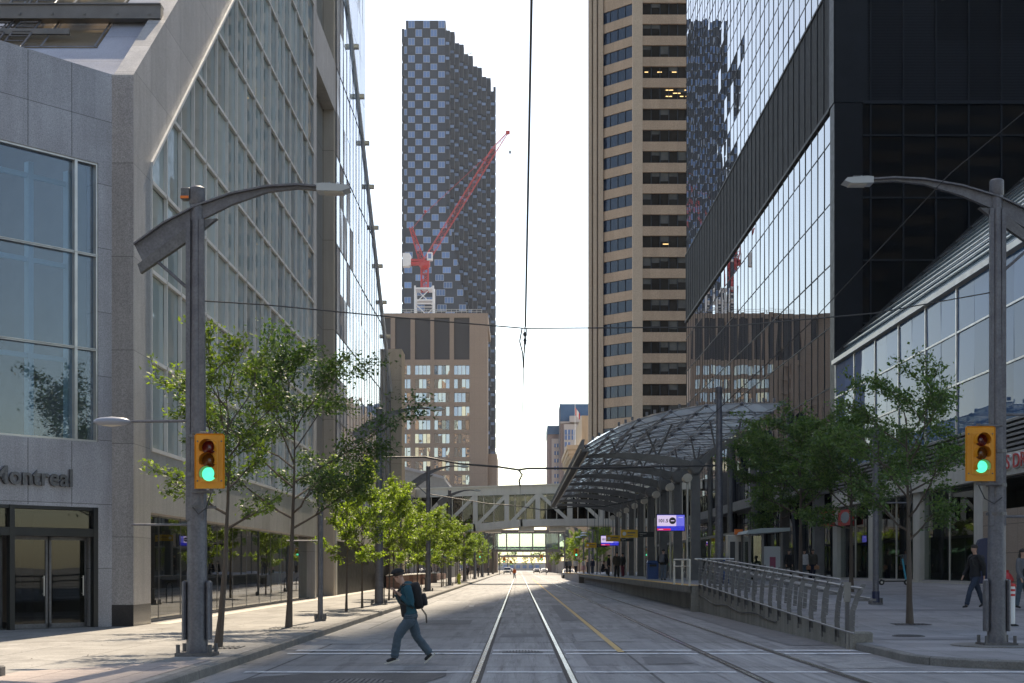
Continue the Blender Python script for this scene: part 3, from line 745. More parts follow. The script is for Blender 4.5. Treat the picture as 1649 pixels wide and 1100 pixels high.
# ---- brown office block
BY = 410.0; SC = F/BY
def bx_(px): return (px-VX)/SC
def bz_(py): return CH+(VY-py)/SC
BR = thing('office_block', (-25, BY, 0), 'brown concrete office block with dark louvres above rows of mirror windows', 'building')
b = MB(); b.box(-60, bx_(781), BY+.9, BY+44, 0, 74.4); b.build('building_core', M['brownB'], BR)
cols = [(560, 578), (598, 604), (629, 636), (661, 668), (693, 699), (724, 731), (756, 785.5)]
b = MB()
for a, c in cols: b.box(bx_(a), bx_(c), BY, BY+1.2, 0, 74.9)
b.build('pilaster', M['brownB'], BR)
b = MB(); b.box(-60, bx_(785.5), BY-.01, BY+44, 73.7, 75.0)
tops = []; z = bz_(588)
while z > 8: tops.append(z); z -= 3.96
prev = bz_(579)
for t in tops: b.box(-50, bx_(781), BY+.12, BY+1.15, t, prev); prev = t-2.72
b.box(bx_(781), bx_(800), BY+2, BY+30, 0, bz_(730)); b.build('wall', M['brownB'], BR)
for a, c in zip(cols[:-1], cols[1:]):
    g = MB(); g.box(bx_(a[1]), bx_(c[0]), BY+.7, BY+.89, bz_(579), 73.7); g.build('louvre', M['louv'], BR)
for t in tops[:13]:
    for a, c in zip(cols[:-1], cols[1:]):
        if a[0] < 600: continue
        x0, x1 = bx_(a[1]), bx_(c[0]); g = MB()
        panes_y(g, BY+.55, [x0+(x1-x0)*i/4 for i in range(5)], t-2.72, t, .03); f = g.build('window', M['brglass'], BR)
        h = MB()
        for i in range(5): xx = x0+(x1-x0)*i/4; h.box(xx-.06, xx+.06, BY+.4, BY+.5, t-2.72, t)
        h.build('window_frame', M['brownB'], f)
b = MB(); b.box(-44, -10, BY+.2, BY+.25, 75.0, 76.0)
b = MB()
for i in range(24): x = -44+i*1.45; b.box(x-.04, x+.04, BY+.2, BY+.28, 75, 76.1)
b.box(-44, -10.5, BY+.2, BY+.28, 76.05, 76.15); b.box(-44, -10.5, BY+.2, BY+.28, 75.5, 75.58); b.build('roof_railing', M['alu'], BR)

# ---- tower with chequered windows and stepped right side
TY = 567.0; TS = F/TY
def tx_(px): return (px-VX)/TS
def tz_(py): return CH+(VY-py)/TS
TW = thing('pixel_tower', (-30, TY, 0), 'tall dark tower with chequered windows and a stepped top that descends to the right', 'building')
b = MB(); fp = lambda z: tx_(718)+max(0, (tz_(330)-z))*.19
zt = tz_(33)
prof = [(tx_(651.5), 0), (tx_(651.5), zt), (tx_(717.5), zt)]
b.extr([(tx_(651), 0), (tx_(772), 0), (tx_(752), tz_(500)), (tx_(718), tz_(330)), (tx_(717.5), zt), (tx_(653.5), zt), (tx_(653.5), tz_(48)), (tx_(651), tz_(48))], 'y', TY, TY+28)
b.build('tower_body', M['slate'], TW)
# left saw edge
b = MB(); z = tz_(48); i = 0; fl = []
zz = zt
while zz > 60:
    hgt = 3.42 if len(fl) < 5 else 3.0
    fl.append((zz-hgt, zz)); zz -= hgt
for i, (z0, z1) in enumerate(fl):
    if i % 2 == 1: b.box(tx_(647), tx_(651), TY-.3, TY+20, z0-2.0, z1)
b.build('edge_balconies', M['slate'], TW)
wins = []
for i, (z0, z1) in enumerate(fl):
    spread = 1+max(0, (tz_(330)-z0))*.0105
    W = 2.35*spread; pitch = 6.0*spread
    xr = fp(z0)-.2
    x = tx_(653.5)+(-1.4 if i % 2 else 1.55)+.0
    x = tx_(653.5)+(4.0 if i % 2 == 1 else 7.1) if True else x
    k = -1 if i % 2 == 0 else -1
    x0 = x+k*pitch
    while x0 < xr:
        a, c = max(x0, tx_(651)+.15), min(x0+W, xr)
        if c-a > .5: wins.append((a, c, z0+.45, z1-.35))
        x0 += pitch
wins.sort(key=lambda q: -q[2])
stuff = MB(); fr = MB()
for n_, (a, c, z0, z1) in enumerate(wins):
    if n_ < 96:
        g = MB(); g.box(a, c, TY-.12, TY-.02, z0, z1); f = g.build('window', M['tglass'], TW)
        h = MB(); w_ = .14
    else: g = stuff; g.box(a, c, TY-.12, TY-.02, z0, z1); h = fr; w_ = .14
    np_ = max(1, round((c-a)/1.2))
    h.box(a-w_, c+w_, TY-.2, TY-.05, z1, z1+w_); h.box(a-w_, c+w_, TY-.2, TY-.05, z0-w_, z0); h.box(a-w_, a, TY-.2, TY-.05, z0, z1); h.box(c, c+w_, TY-.2, TY-.05, z0, z1)
    for q in range(1, np_): xx = a+(c-a)*q/np_; h.box(xx-.07, xx+.07, TY-.2, TY-.1, z0, z1)
    if n_ < 96: h.build('window_frame', M['tframe'], f)
stuff.build('lower_windows', M['tglass'], TW, kind='stuff'); fr.build('lower_window_frames', M['tframe'], TW, kind='stuff')
# stepped columns to the right: narrow bays with a balcony every second floor
edges = [718, 733, 748, 762, 776, 789, 796.5]; tops_ = [48, 64, 78, 93, 106, 126]
colw = [tx_(717.5)+i*(tx_(796.5)-tx_(717.5))/11 for i in range(12)]
for k in range(11):
    xa_, xb_ = colw[k], colw[k+1]; ztop = tz_(tops_[min(5, k//2)]); yb = TY+.6+k*1.5
    b = MB(); b.box(xa_-.2, xb_, yb+1.6, yb+5, 0, ztop-.3)
    z = ztop-(2.9 if k % 2 else 0); n_ = 0
    if k % 2: b.box(xa_, xb_-.05, yb, yb+1.7, ztop-2.9, ztop)
    while z > 35:
        n_ += 1
        b.box(xa_+.05, xb_-.12, yb, yb+1.7, z-4.3, z)                       # closed bay
        b.box(xb_-.12, xb_+.02, yb-.5, yb+1.7, z-4.6, z-.2, 2)                # thin pale fin
        b.box(xa_-.1, xb_-.3, yb-.55, yb-.35, z-5.9, z-4.75, 1)             # balcony front
        z -= 5.95
    b.build('stepped_column', [M['slate'], M['balc'], M['slate2']], TW)
b = MB()
for z in range(45, int(tz_(126)), 6): b.box(tx_(793), tx_(797.2), TY+18, TY+22, z, z+4.4)
b.build('edge_balconies', M['slate'], TW)
b = MB(); x, z = tx_(752), tz_(78); b.tube([(x, TY+10, z), (x, TY+10, z+2.4)], .1, 6); b.tube([(x-2, TY+10, z+1.2), (x+1.6, TY+10, z+1.6)], .12, 6); b.tube([(x+1, TY+10, z+1.5), (x+2.2, TY+10, z+3)], .1, 6); b.build('roof_antenna', M['slate'], TW)

# ---- tan tower
TT = thing('tan_tower', (30, 270, 0), 'tall tan stone tower with bands of dark office windows and a bent front', 'building')
HT = 285; z1st = 100.9; pitch = 3.72  # height above the view and cut-back rear shaped for the tower's street shadow
b = MB(); b.prism([(12.6, 255.2), (15.1, 255.2), (20.35, 250.6), (75, 250.6), (75, 295), (40, 295), (14.5, 262)], 0, HT)
core = b.build('building_core', M['tan'], TT)
A0, A1 = Vector((20.0, 250.0)), Vector((15.0, 254.75)); AD = (A1-A0).normalized(); AN = Vector((-AD.y, AD.x)); 
if AN.y > 0: AN = -AN
def ab(mb, s0, s1, o0, o1, z0, z1):
    f = lambda s, o: tuple(A0+AD*s+AN*o)
    mb.prism([f(s0, o0), f(s1, o0), f(s1, o1), f(s0, o1)], z0, z1)
LA = (A1-A0).length
b = MB()
nf = 0; zt = z1st; lev = []
while zt > 12: lev.append(zt); zt -= pitch
prev = HT
for zt in lev:
    b.box(21.75, 75, 249.85, 250.62, zt, prev); ab(b, .02, LA, -.5, 0, zt, prev); prev = zt-2.1
b.build('spandrel', M['tan'], TT)
b = MB(); b.prism([(19.98, 249.98), (20.1, 249.75), (21.8, 249.75), (21.8, 250.62), (20.0, 250.62)], 0, HT)
b.build('corner_pier', M['tanlight'], TT)
b = MB()
for i, (a, c) in enumerate(((12.5, 13.1), (13.35, 14.0), (14.25, 15.15))): b.box(a, c, 254.5-(.25 if i == 2 else 0), 255.3, 0, HT)
b.build('fluted_edge', M['tanlight'], TT)
rl = random.Random(3)
for n_, zt in enumerate(lev):
    z0 = zt-2.1
    g = MB(); f4 = [LA*i/4 for i in range(5)]
    for a, c in zip(f4[:-1], f4[1:]):
        t_ = rl.gauss(0, .02); pa, pc = A0+AD*a+AN*-.22, A0+AD*c+AN*-.22
        g.add([(pc.x, pc.y+t_, z0), (pa.x, pa.y-t_, z0), (pa.x, pa.y, zt), (pc.x, pc.y, zt)], [(0, 1, 2, 3)])
    f = g.build('window', M['tanglass'], TT)
    h = MB()
    for a in f4: ab(h, max(0, a-.05), min(LA, a+.05), -.24, -.12, z0, zt)
    ab(h, 0, LA, -.24, -.1, z0, z0+.08); h.build('window_frame', M['mulldark'], f)
    g = MB(); xs = [21.8+1.55*i for i in range(7)]; panes_y(g, 250.3, xs, z0, zt, .015); f = g.build('window', M['bronze'], TT)
    h = MB()
    for x in xs: h.box(x-.06, x+.06, 250.1, 250.3, z0, zt)
    h.build('window_frame', M['mulldark'], f)
    for i in range(5):   # blinds pulled to different heights
        if rl.random() < .42:
            h = MB(); hgt = rl.choice([.7, 1.0, 1.5]); h.box(xs[i]+.08, xs[i+1]-.08, 250.24, 250.28, zt-hgt, zt); h.build('window_blind', M['inter'], f)
lit = emis('office ceiling light', (1, .72, .35), .9)
for zt, lst in ((lev[4]-.35, ((25.9, 27.2), (29.2, 30.4))), (lev[4]-.9, ((27.2, 28.5),)), (lev[4]-1.45, ((25.9, 27.0), (28.4, 29.0), (29.4, 30.3))), (lev[3]-.9, ((22.2, 22.8), (24.4, 25.2), (27, 27.8))), (lev[11]-1.4, ((25.4, 26.4),))):
    for a, c in lst:
        h = MB(); h.box(a, c, 250.18, 250.22, zt-.08, zt+.04); h.build('ceiling_light', lit, TT)

# ---- black glass tower
KX, K0, K1 = 18.8, 84.4, 160.0; HB = 150
BT = thing('black_tower', (40, 110, .9), 'black office tower with mirror glass street side and louvred black front', 'building')
b = MB(); b.box(KX+.12, 75, K0+.12, K1, HP, HB); b.build('building_core', M['blkwall'], BT)
mod = 1.94; ysk = [K0+1.2+mod*i for i in range(39)]; ysk = [y for y in ysk if y <= K1]
low = [HP+.2, 5.3, 8.9, 12.5, 16.15, 19.9, 23.6, 27.3, 29.2]
up = [36.7]
while up[-1] < 118: up.append(up[-1]+(1.75 if len(up) % 2 else 2.1))
for zl in (low, up):
    for z0, z1 in zip(zl[:-1], zl[1:]):
        g = MB(); panes_x(g, KX+.03, ysk, z0, z1, .0035, side=-1)
        g.build('window', M['blkglass'], BT)
g = MB()
grid_x(g, KX+.03, ysk, low[1:-1]+up[1:], K0+1.2, K1, HP, 118, .07, .028, side=-1)
g.box(KX-.12, KX+.03, K0+1.2, K1, 29.15, 29.35); g.box(KX-.08, KX+.03, K0+1.2, K1, 36.6, 36.75); g.build('window_frame', M['blkmull'], BT)
b = MB(); b.box(KX, KX+.1, K0+1.2, K1, 29.3, 36.62); b.box(KX+.2+.0, 74, K0+.02, K0+.11, 29.3, HB)
b.build('louvre_band', M['blklouv'], BT)
b = MB()
for y in ysk: b.box(KX-.05, KX+.02, y-.04, y+.04, 29.36, 36.6)
for i in range(26): x = KX+2.1+i*1.94; b.box(x-.04, x+.04, K0-.08, K0+.05, 29.3, HB)
b.build('louvre_rib', M['blkmull'], BT)
b = MB(); b.box(KX-.1, KX+1.9, K0-.02, K0+1.18, 29.25, HB); b.box(KX-.06, KX+1.6, K0-.01, K0+1.15, HP, 29.2); b.build('corner_pier', M['blkwall'], BT)
xsf = [KX+2.1+1.94*i for i in range(16)]
for z0, z1 in zip([HP, 5.3, 8.9, 12.5, 16.15, 19.9, 23.6, 27.3], [5.3, 8.9, 12.5, 16.15, 19.9, 23.6, 27.3, 29.2]):
    g = MB(); panes_y(g, K0+.06, [KX+1.65]+xsf, z0, z1, .004); g.build('window', M['blkfront'], BT)
g = MB()
for x in xsf: g.box(x-.045, x+.045, K0-.06, K0+.04, HP, 29.2)
for z in (12.5, 16.15, 19.9, 23.6, 27.3): g.box(KX+1.65, 60, K0-.05, K0+.04, z-.05, z+.05)
g.box(KX+1.65, 60, K0-.1, K0+.04, 29.15, 29.35); g.build('window_frame', M['blkmull'], BT)
# slanted struts at its base
for y in (92, 104, 118):
    b = MB(); b.tube([(17.2, y-5, HP), (18.5, y+5, 12)], .28, 8); b.build('slanted_strut', M['blkwall'], BT)
b = MB(); b.box(17.9, 18.5, 86, 86.7, HP, 10); b.box(17.9, 18.5, 97, 97.7, HP, 10); b.box(17.9, 18.5, 110, 110.7, HP, 10); b.box(17.9, 18.5, 125, 125.7, HP, 10)
b.box(17.0, 18.7, 85.5, 150, 6.1, 6.8); b.build('base_frame', M['steelpaint'], BT)

# ---- atrium building on the right corner
AT = thing('atrium_building', (30, 60, .15), 'glass atrium with a sloping ribbed roof above stone shopfronts on the right corner', 'building')
yb = [84.2-4.65*i for i in range(11)]
b = MB()
for i in range(10):
    y1, y0 = yb[i], yb[i+1]
    g = MB()
    for z0, z1 in ((7.3, 9.5), (9.5, 11.7), (11.7, 13.6)): panes_x(g, KX, [y0, (y0+y1)/2, y1], z0, z1, .006, side=-1)
    f = g.build('window', M['atrium'], AT)
    h = MB(); h.box(KX-.06, KX+.02, y1-.07, y1+.07, 7.2, 13.65)
    for z in (7.3, 9.5, 11.7): h.box(KX-.05, KX+.02, y0, y1, z-.04, z+.04)
    h.build('window_frame', M['alu'], f)
b.box(KX-.25, KX+.1, 37.7, 84.3, 13.65, 13.9); b.build('eave', mk('pale eave metal', (.55, .50, .44), .4, metal=.3), AT)
g = MB(); RX = 24
g.quad((KX-.1, 37.7, 14.0), (KX+RX, 37.7, 14.0+RX*.94), (KX+RX, 84.3, 14.0+RX*.94), (KX-.1, 84.3, 14.0)); g.build('glass_roof', M['atriumroof'], AT)
b = MB()
for i in range(16):
    x = KX+.5+i*.95; b.tube([(x, 37.7, 14.2+(x-KX)*.94), (x, 84.25, 14.25+(x-KX)*.94)], .05, 6)
b.build('roof_tube', M['alu'], AT)
b = MB(); b.extr([(KX-.1, 13.7), (KX+RX, 13.7+RX*.94), (KX+RX, 14.3+RX*.94), (KX-.1, 14.3)], 'y', 84.3, 84.38); b.build('roof_flashing', M['black'], AT)
b = MB()
for i in range(7): z = 6.05+.19*i; b.box(KX-.22+.01*i, KX+.05, 37.7, 84.2, z, z+.10)
b.build('louvre', M['steelpaint'], AT)
b = MB(); b.box(KX+.06, KX+.3, 37.7, 84.2, 5.2, 7.3); b.build('louvre_backing', M['blkwall'], AT)
b = MB(); b.box(KX-.25, KX+.06, 37.7, 84.2, 5.15, 6.0)
pil = [84.0, 75.4, 66.8, 57.8, 49.0, 44.5]
for y in pil: b.box(KX-.12, KX+.4, y-.55, y+.55, .1, 5.15)
b.box(KX-.15, KX+.3, 37.7, 84, .1, HP+.05); b.box(KX-.1, KX+.4, 44, 49.5, .1, 5.15); b.box(KX-.1, KX+.4, 50.3, 51.6, .1, 5.15)
b.build('stone_frame', M['cream'], AT)
b = MB(); b.box(KX-.118, KX+.3, 49.6, 57.2, .15, 3.9); b.build('entrance_wall', mk('speckled brown stone', (.33, .25, .19), .6, fine=.35, fs=25, joints=(('Z', 1.1, .03, 0), ('Y', 1.4, .03, 0))), AT)
for y1, y0 in ((83.4, 76.0), (74.8, 67.4), (66.2, 58.4)):
    g = MB(); panes_x(g, KX+.1, [y0, (y0+y1)/2, y1], HP+.08, 5.15, .002, side=-1); f = g.build('shop_window', M['shop'], AT)
    h = MB(); h.box(KX+.06, KX+.14, (y0+y1)/2-.03, (y0+y1)/2+.03, HP+.05, 5.15); h.box(KX, KX+.14, y0, y1, HP+.05, HP+.13); h.build('window_frame', M['alu'], f)
b = MB(); b.box(KX+4, KX+4.2, 38, 84, HP, 5.2); b.box(KX+.4, KX+4, 38, 84, HP-.1, HP+.0); b.box(KX+.5, KX+4, 38, 84, 5.16, 5.2)
for y in (60, 63.5, 69, 72, 78, 80.5): b.box(KX+1.2, KX+1.8, y, y+1.3, HP, HP+1.6)
b.build('interior', M['inter'], AT)
b = MB(); b.box(KX+.4, 60, 84.0, 84.3, HP, 7.2); b.build('rear_wall', M['blkwall'], AT)
SX_ = .63/(twidth('SDR', .76)/3); YS_ = 54.0+twidth('SHOPPER', .76)*SX_
text('lettering', 'SHOPPERS DRUG MART', .76, (KX-.28, YS_, 5.38), (R(90), 0, R(-90)), M['white'], AT, .04, 'LEFT', .03, sx=SX_)
o = text('lettering_face', 'SHOPPERS DRUG MART', .76, (KX-.33, YS_, 5.38), (R(90), 0, R(-90)), M['red'], AT, .02, 'LEFT', .002, sx=SX_)
# bank signs
for n_, (x, y) in enumerate(((17.9, 84.0),)):
    t = thing('bank_sign', (x, y, 4.2), 'red square sign with pale oval hung by the black corner column', 'sign')
    h = MB(); h.box(x, x+.95, y, y+.1, 4.1, 4.98); h.build('panel', M['red'], t)
    h = MB(); h.lathe((x+.47, y-.02, 4.54), [(.30, 0), (.30, .03)], 24, axis='y'); h.build('oval', M['awn'], t)
t = thing('bank_sign', (KX-.2, 81, 4.1), 'red square sign with pale oval flat on the shopfront, right of its twin', 'sign')
h = MB(); h.box(KX-.2, KX-.13, 79.2, 82.8, 4.05, 4.95); h.build('panel', M['red'], t)
h = MB(); h.lathe((KX-.22, 81, 4.5), [(.32, 0), (.32, .03)], 24, axis='x')
for i, p in enumerate(h.v): h.v[i] = (p[0], 81+(p[1]-81)*3.2, p[2])
h.build('oval', M['awn'], t)

# ---- hotel, classical block and other far buildings on the right
HO = thing('hotel_building', (17, 500, 0), 'pinkish brick hotel with blue roofs and a flagpole, far down the street', 'building')
h5 = 500; hx5 = lambda p: (p-VX)/F*h5; hz5 = lambda p: CH+(VY-p)/F*h5
b = MB(); b.box(hx5(882.5), 60, h5+6, h5+30, 0, hz5(697)); b.box(hx5(901), 60, h5, h5+30, 0, hz5(682)); b.build('wall', M['hotel'], HO)
b = MB(); b.box(hx5(882), hx5(902), h5+5.6, h5+30, hz5(697), hz5(683)); b.box(hx5(902), 60, h5+1, h5+20, hz5(679), hz5(650)); b.build('roof', M['blueroof'], HO)
b = MB(); b.box(hx5(889), hx5(901), h5+4, h5+6, 0, hz5(705)); b.box(hx5(908), hx5(930), h5-2, h5, 0, hz5(684)); b.box(hx5(901), 60, h5-.5, h5, hz5(682), hz5(679)); b.box(hx5(917), 60, h5-3, h5+1, hz5(681), hz5(671)); b.build('pale_front', M['hotelpale'], HO)
for r_ in range(9):
    y = 713+r_*12.3
    if y > 800: break
    g = MB(); g.box(hx5(893), hx5(900), h5+3.8, h5+4, hz5(y+6), hz5(y)); f = g.build('window', M['tglass'], HO); h = MB(); xm = hx5(896.5); h.box(xm-.12, xm+.12, h5+3.6, h5+3.8, hz5(y+6), hz5(y)); h.build('window_frame', M['white'], f)
for r_, (y0, y1) in enumerate(((693, 701), (702, 709), (713, 720), (724, 731), (736, 742))):
    for x0, x1 in ((909, 918), (920, 927)):
        if r_ > 1 and x0 > 915: continue
        g = MB(); g.box(hx5(x0), hx5(x1), h5-2.2, h5-2, hz5(y1), hz5(y0)); f = g.build('window', M['tglass'], HO); h = MB(); xm = hx5((x0+x1)/2); h.box(xm-.12, xm+.12, h5-2.4, h5-2.2, hz5(y1), hz5(y0)); h.build('window_frame', M['white'], f)
b = MB(); b.tube([(hx5(901.5), h5-1, 40), (hx5(901.5), h5-1, hz5(628))], .16, 6); b.build('roof_mast', M['steel'], HO)
FP = thing('flagpole', (gx(926, 440), 440, 0), 'thin flagpole with a small red and white flag in front of the hotel', 'flagpole')
b = MB(); b.tube([(gx(926, 440), 440, 30), (gx(926, 440), 440, gz(650, 440))], [.2, .08], 6); b.tube([(gx(926, 440), 440, 0), (gx(926, 440), 440, 30)], .2, 6); b.build('pole', M['white'], FP)
b = MB(); xf = gx(926, 440)
for i in range(4):
    b.add([(xf+.1+i*.35, 440+.15*(i % 2), gz(656, 440)-i*.5), (xf+.45+i*.35, 440+.15*((i+1) % 2), gz(656, 440)-(i+1)*.5), (xf+.45+i*.35, 440+.15*((i+1) % 2), gz(668, 440)-(i+1)*.4), (xf+.1+i*.35, 440+.15*(i % 2), gz(668, 440)-i*.4)], [(0, 1, 2, 3)], 0 if i in (0, 3) else 1)
b.build('flag', [M['red'], M['white']], FP)
CL = thing('classical_building', (20, 345, 0), 'old sandstone building with a deep moulded cornice in front of the hotel', 'building')
b = MB(); b.box(11.9, 60, 325, 365, 0, 27); b.box(14.5, 60, 326, 360, 27, 36.5); b.box(17.5, 60, 330, 350, 36, 41); b.build('wall', M['classic'], CL)
b = MB()
for i, (o_, z0, z1) in enumerate(((.9, 28.6, 29.6), (.6, 27.6, 28.6), (.3, 26.9, 27.6), (.35, 21.8, 22.6))): b.box(11.9-o_, 30, 325-o_, 366, z0, z1)
for i in range(12): b.box(11.2, 11.9, 326+i*3.2, 327.2+i*3.2, 26.2, 27.0)
b.build('cornice', M['classic'], CL)
b = MB()
for i in range(7):
    b.box(11.7, 11.9, 326+i*5.6, 328+i*5.6, 6, 26.5)
b.build('pilaster', M['classic'], CL)
for r_ in range(4):
    for i in range(6):
        g = MB(); g.box(11.8, 11.88, 328.6+i*5.6, 331+i*5.6, 7+r_*4.4, 10+r_*4.4); g.build('window', M['tanglass'], CL)
# far end of the street
FB = thing('distant_block', (0, 760, 0), 'pale low building closing the far end of the street', 'building')
b = MB(); b.box(-30, 30, 760, 780, 0, 4.2); b.box(-5, 8, 758, 760, 0, 3.4); b.build('wall', M['hotelpale'], FB)
for i in range(6):
    g = MB(); g.box(-8+i*3.4, -6+i*3.4, 757.8, 758, 1.2, 2.9); g.build('window', M['tglass'], FB)
def block(name, x0, x1, y0, y1, h, mat, lab, glass=None, rows=0):
    t = thing(name, ((x0+x1)/2, (y0+y1)/2, 0), lab, 'building')
    q = MB(); q.box(x0, x1, y0, y1, 0, h); q.build('wall', M[mat], t)
    for r_ in range(rows):
        q = MB(); zz = 3.5+r_*3.8
        if x0 > 0: q.box(x0-.1, x0, y0+1.5, y1-1.5, zz, zz+1.9)
        else: q.box(x1, x1+.1, y0+1.5, y1-1.5, zz, zz+1.9)
        q.box(x0+1, x1-1, y0-.1, y0, zz, zz+1.9)
        if y0 < 0: q.box(x0+1, x1-1, y1, y1+.1, zz, zz+1.9)
        q.build('window', M[glass or 'tanglass'], t)
block('office_building', 12.5, 60, 375, 470, 24, 'hotelpale', 'pale office building beyond the sandstone one, mostly hidden by trees', rows=5)
block('office_building', -60, -11.5, 470, 640, 22, 'stonebrown', 'stone office building past the second footbridge on the left', rows=4)
block('office_building', 13, 60, 540, 690, 18, 'brick', 'brick office building near the far end on the right', rows=4)
# invented buildings behind the camera, added for what the glass mirrors
block('office_building', -110, -40, -150, -110, 105, 'tan', 'tan office tower added unseen behind the viewer for reflections, left', rows=24)
block('office_building', 46, 110, -120, -80, 92, 'steelpaint', 'grey office tower added unseen behind the viewer for reflections, right', rows=22)
block('office_building', -70, -24, -60, -6, 26, 'stonebrown', 'stone building added unseen behind the viewer for reflections on the left', rows=6)
# ================================================================== BRIDGES
FBR = thing('footbridge', (0, 145, 5.5), 'cream steel truss footbridge with glazed sides crossing the street behind the canopy', 'footbridge')
def bz(x): return 5.55+.032*x          # slight rise to the right
YB0, YB1 = 144.6, 148.8
b = MB()
def beam(p, q, r, y0, y1):
    (x0, z0), (x1, z1) = p, q; t = Vector((x1-x0, z1-z0)).normalized(); n = Vector((-t.y, t.x))*r
    b.extr([(x0-n.x, z0-n.y), (x1-n.x, z1-n.y), (x1+n.x, z1+n.y), (x0+n.x, z0+n.y)], 'y', y0, y1)
xa, xb = -12, 18.7
for y0, y1 in ((YB0, YB0+.4), (YB1-.4, YB1)):
    beam((xa, bz(xa)+3.95), (xb, bz(xb)+3.95), .42, y0-.02, y1+.02)
    beam((-4.4, 5.75), (xa, 4.6), .40, y0-.02, y1+.02); beam((-4.6, 5.68), (.4, 6.2), .38, y0-.02, y1+.02); beam((.2, 6.2), (xb, 6.35), .36, y0-.02, y1+.02)
    for x in (-7.6, -4.4, -1.2, 1.96, 5.25, 8.5, 11.7, 15): b.box(x-.24, x+.24, y0+.02, y1-.02, 5.9, bz(x)+3.7)
    for x in (-7.6, -4.4, -1.2): beam((x+.15, 5.95), (x+3.2, bz(x+3.2)+3.55), .17, y0+.03, y1-.03)
    for x in (1.96, 5.25, 8.5): beam((x+.15, bz(x)+3.55), (x+3.3, 6.3), .17, y0+.03, y1-.03)
    beam((-10.8, 5.3), (-7.6, bz(-7.6)+3.55), .17, y0+.03, y1-.03)
b.build('truss', M['bridge'], FBR)
b = MB(); b.extr([(xa, bz(xa)+4.36), (xb, bz(xb)+4.36), (xb, bz(xb)+4.5), (xa, bz(xa)+4.5)], 'y', YB0-.15, YB1+.15); b.build('roof', M['bridge'], FBR)
b = MB(); b.extr([(xa, 4.4), (-4.5, 5.5), (.3, 5.95), (xb, 6.1), (xb, 6.3), (.3, 6.15), (-4.5, 5.7), (xa, 4.6)], 'y', YB0+.1, YB1-.1)
for x in (-3.4, 0, 3.2): b.box(x, x+1.6, YB0+.4, YB1-.4, 5.15+.1*abs(x > -3)+.1, 5.9)
b.build('deck', M['bridge'], FBR)
for i in range(9):
    x = -11+3.2*i; g = MB(); g.box(x, x+3.1, YB0+.5, YB0+.54, 6.2, bz(x)+3.6); f = g.build('window', M['bridgeglass'], FBR)
    h = MB()
    for q in (0, 1.05, 2.1): h.box(x+q-.04, x+q+.04, YB0+.42, YB0+.5, 6.1, bz(x)+3.6)
    h.build('window_frame', M['bridge'], f)
g = MB(); g.box(xa, xb, YB1-.6, YB1-.56, 6.6, 9.1); g.build('rear_glass', M['tanclear'], FBR)
b = MB()
for i in range(24): x = -10.5+i*1.2; b.box(x, x+.5+.3*rnd.random(), YB1-.75, YB1-.7, 6.2, 8.6)
b.build('rear_panel', M['interl'], FBR)
b = MB(); b.box(xa, xb, YB0+1, YB1-.8, 6.35, 6.42); b.build('floor', M['inter'], FBR)

GB = thing('glass_footbridge', (0, 330, 5.6), 'green tinted glass footbridge with dark frame seen under the cream truss bridge', 'footbridge')
b = MB()
for y in (330, 333.6):
    b.box(-16, 16, y, y+.3, 9.6, 10.2); b.box(-16, 16, y, y+.3, 5.3, 5.9)
    for i in range(11): x = -15+3.05*i; b.box(x-.13, x+.13, y+.02, y+.28, 5.9, 9.6)
b.box(-16, 16, 330.3, 333.6, 5.3, 5.5); b.box(-16, 16, 330, 333.9, 10.2, 10.4); b.build('frame', M['steelpaint'], GB)
for i in range(10):
    x = -15+3.05*i; g = MB(); g.box(x+.13, x+2.9, 330.1, 330.15, 5.9, 9.6); g.build('window', M['greenglass'], GB)
g = MB(); g.box(-16, 16, 333.7, 333.75, 5.9, 9.6); g.build('rear_glass', M['greenglass'], GB)
b = MB(); b.tube([(-6, 333, 5.3), (-6, 333, 0)], .3, 8); b.build('column', M['steelpaint'], GB)
FB3 = thing('far_footbridge', (0, 520, 5), 'pale footbridge far away near the end of the street', 'footbridge')
b = MB(); b.box(-14, 14, 520, 524, 5.4, 6.2); b.box(-14, 14, 520, 524, 8.6, 9.3)
for i in range(10): b.box(-13+2.9*i, -12.8+2.9*i, 520, 520.3, 6.2, 8.6)
b.build('frame', M['hotelpale'], FB3)
g = MB(); g.box(-14, 14, 520.4, 520.5, 6.2, 8.6); g.build('window', M['greenglass'], FB3)

# ================================================================== STATION
PX = 6.45
b = MB()
ST = thing('station_platform', (10, 100, 0), 'raised concrete station platform with a yellow edge strip along the far track', 'platform')
b.box(PX+.9, 12, 53, 150, 0, HP+.006)
b.box(PX+.12, PX+.95, 53, 150, HP-.22, HP+.004)
b.prism([(PX-.1, 150), (12, 150), (12, 205), (PX+.4, 205)], 0, HP-.02)
for y in range(56, 150, 6): b.box(PX+.5, PX+1, y, y+.4, 0, HP-.2)
b.build('deck', M['plaza'], ST)
b = MB(); b.box(PX, PX+.12, 53, 150, HP-.26, HP+.007); b.build('edge_beam', M['kerb'], ST)
b = MB(); b.quad((PX+.02, 53.2, HP+.012), (PX+.62, 53.2, HP+.012), (PX+.62, 204, HP+.012), (PX+.02, 204, HP+.012)); b.build('yellow_strip', mk('tactile yellow', (.62, .36, .07), .7, col2=(.50, .29, .08), vs=3, fine=.3, fs=12), ST)
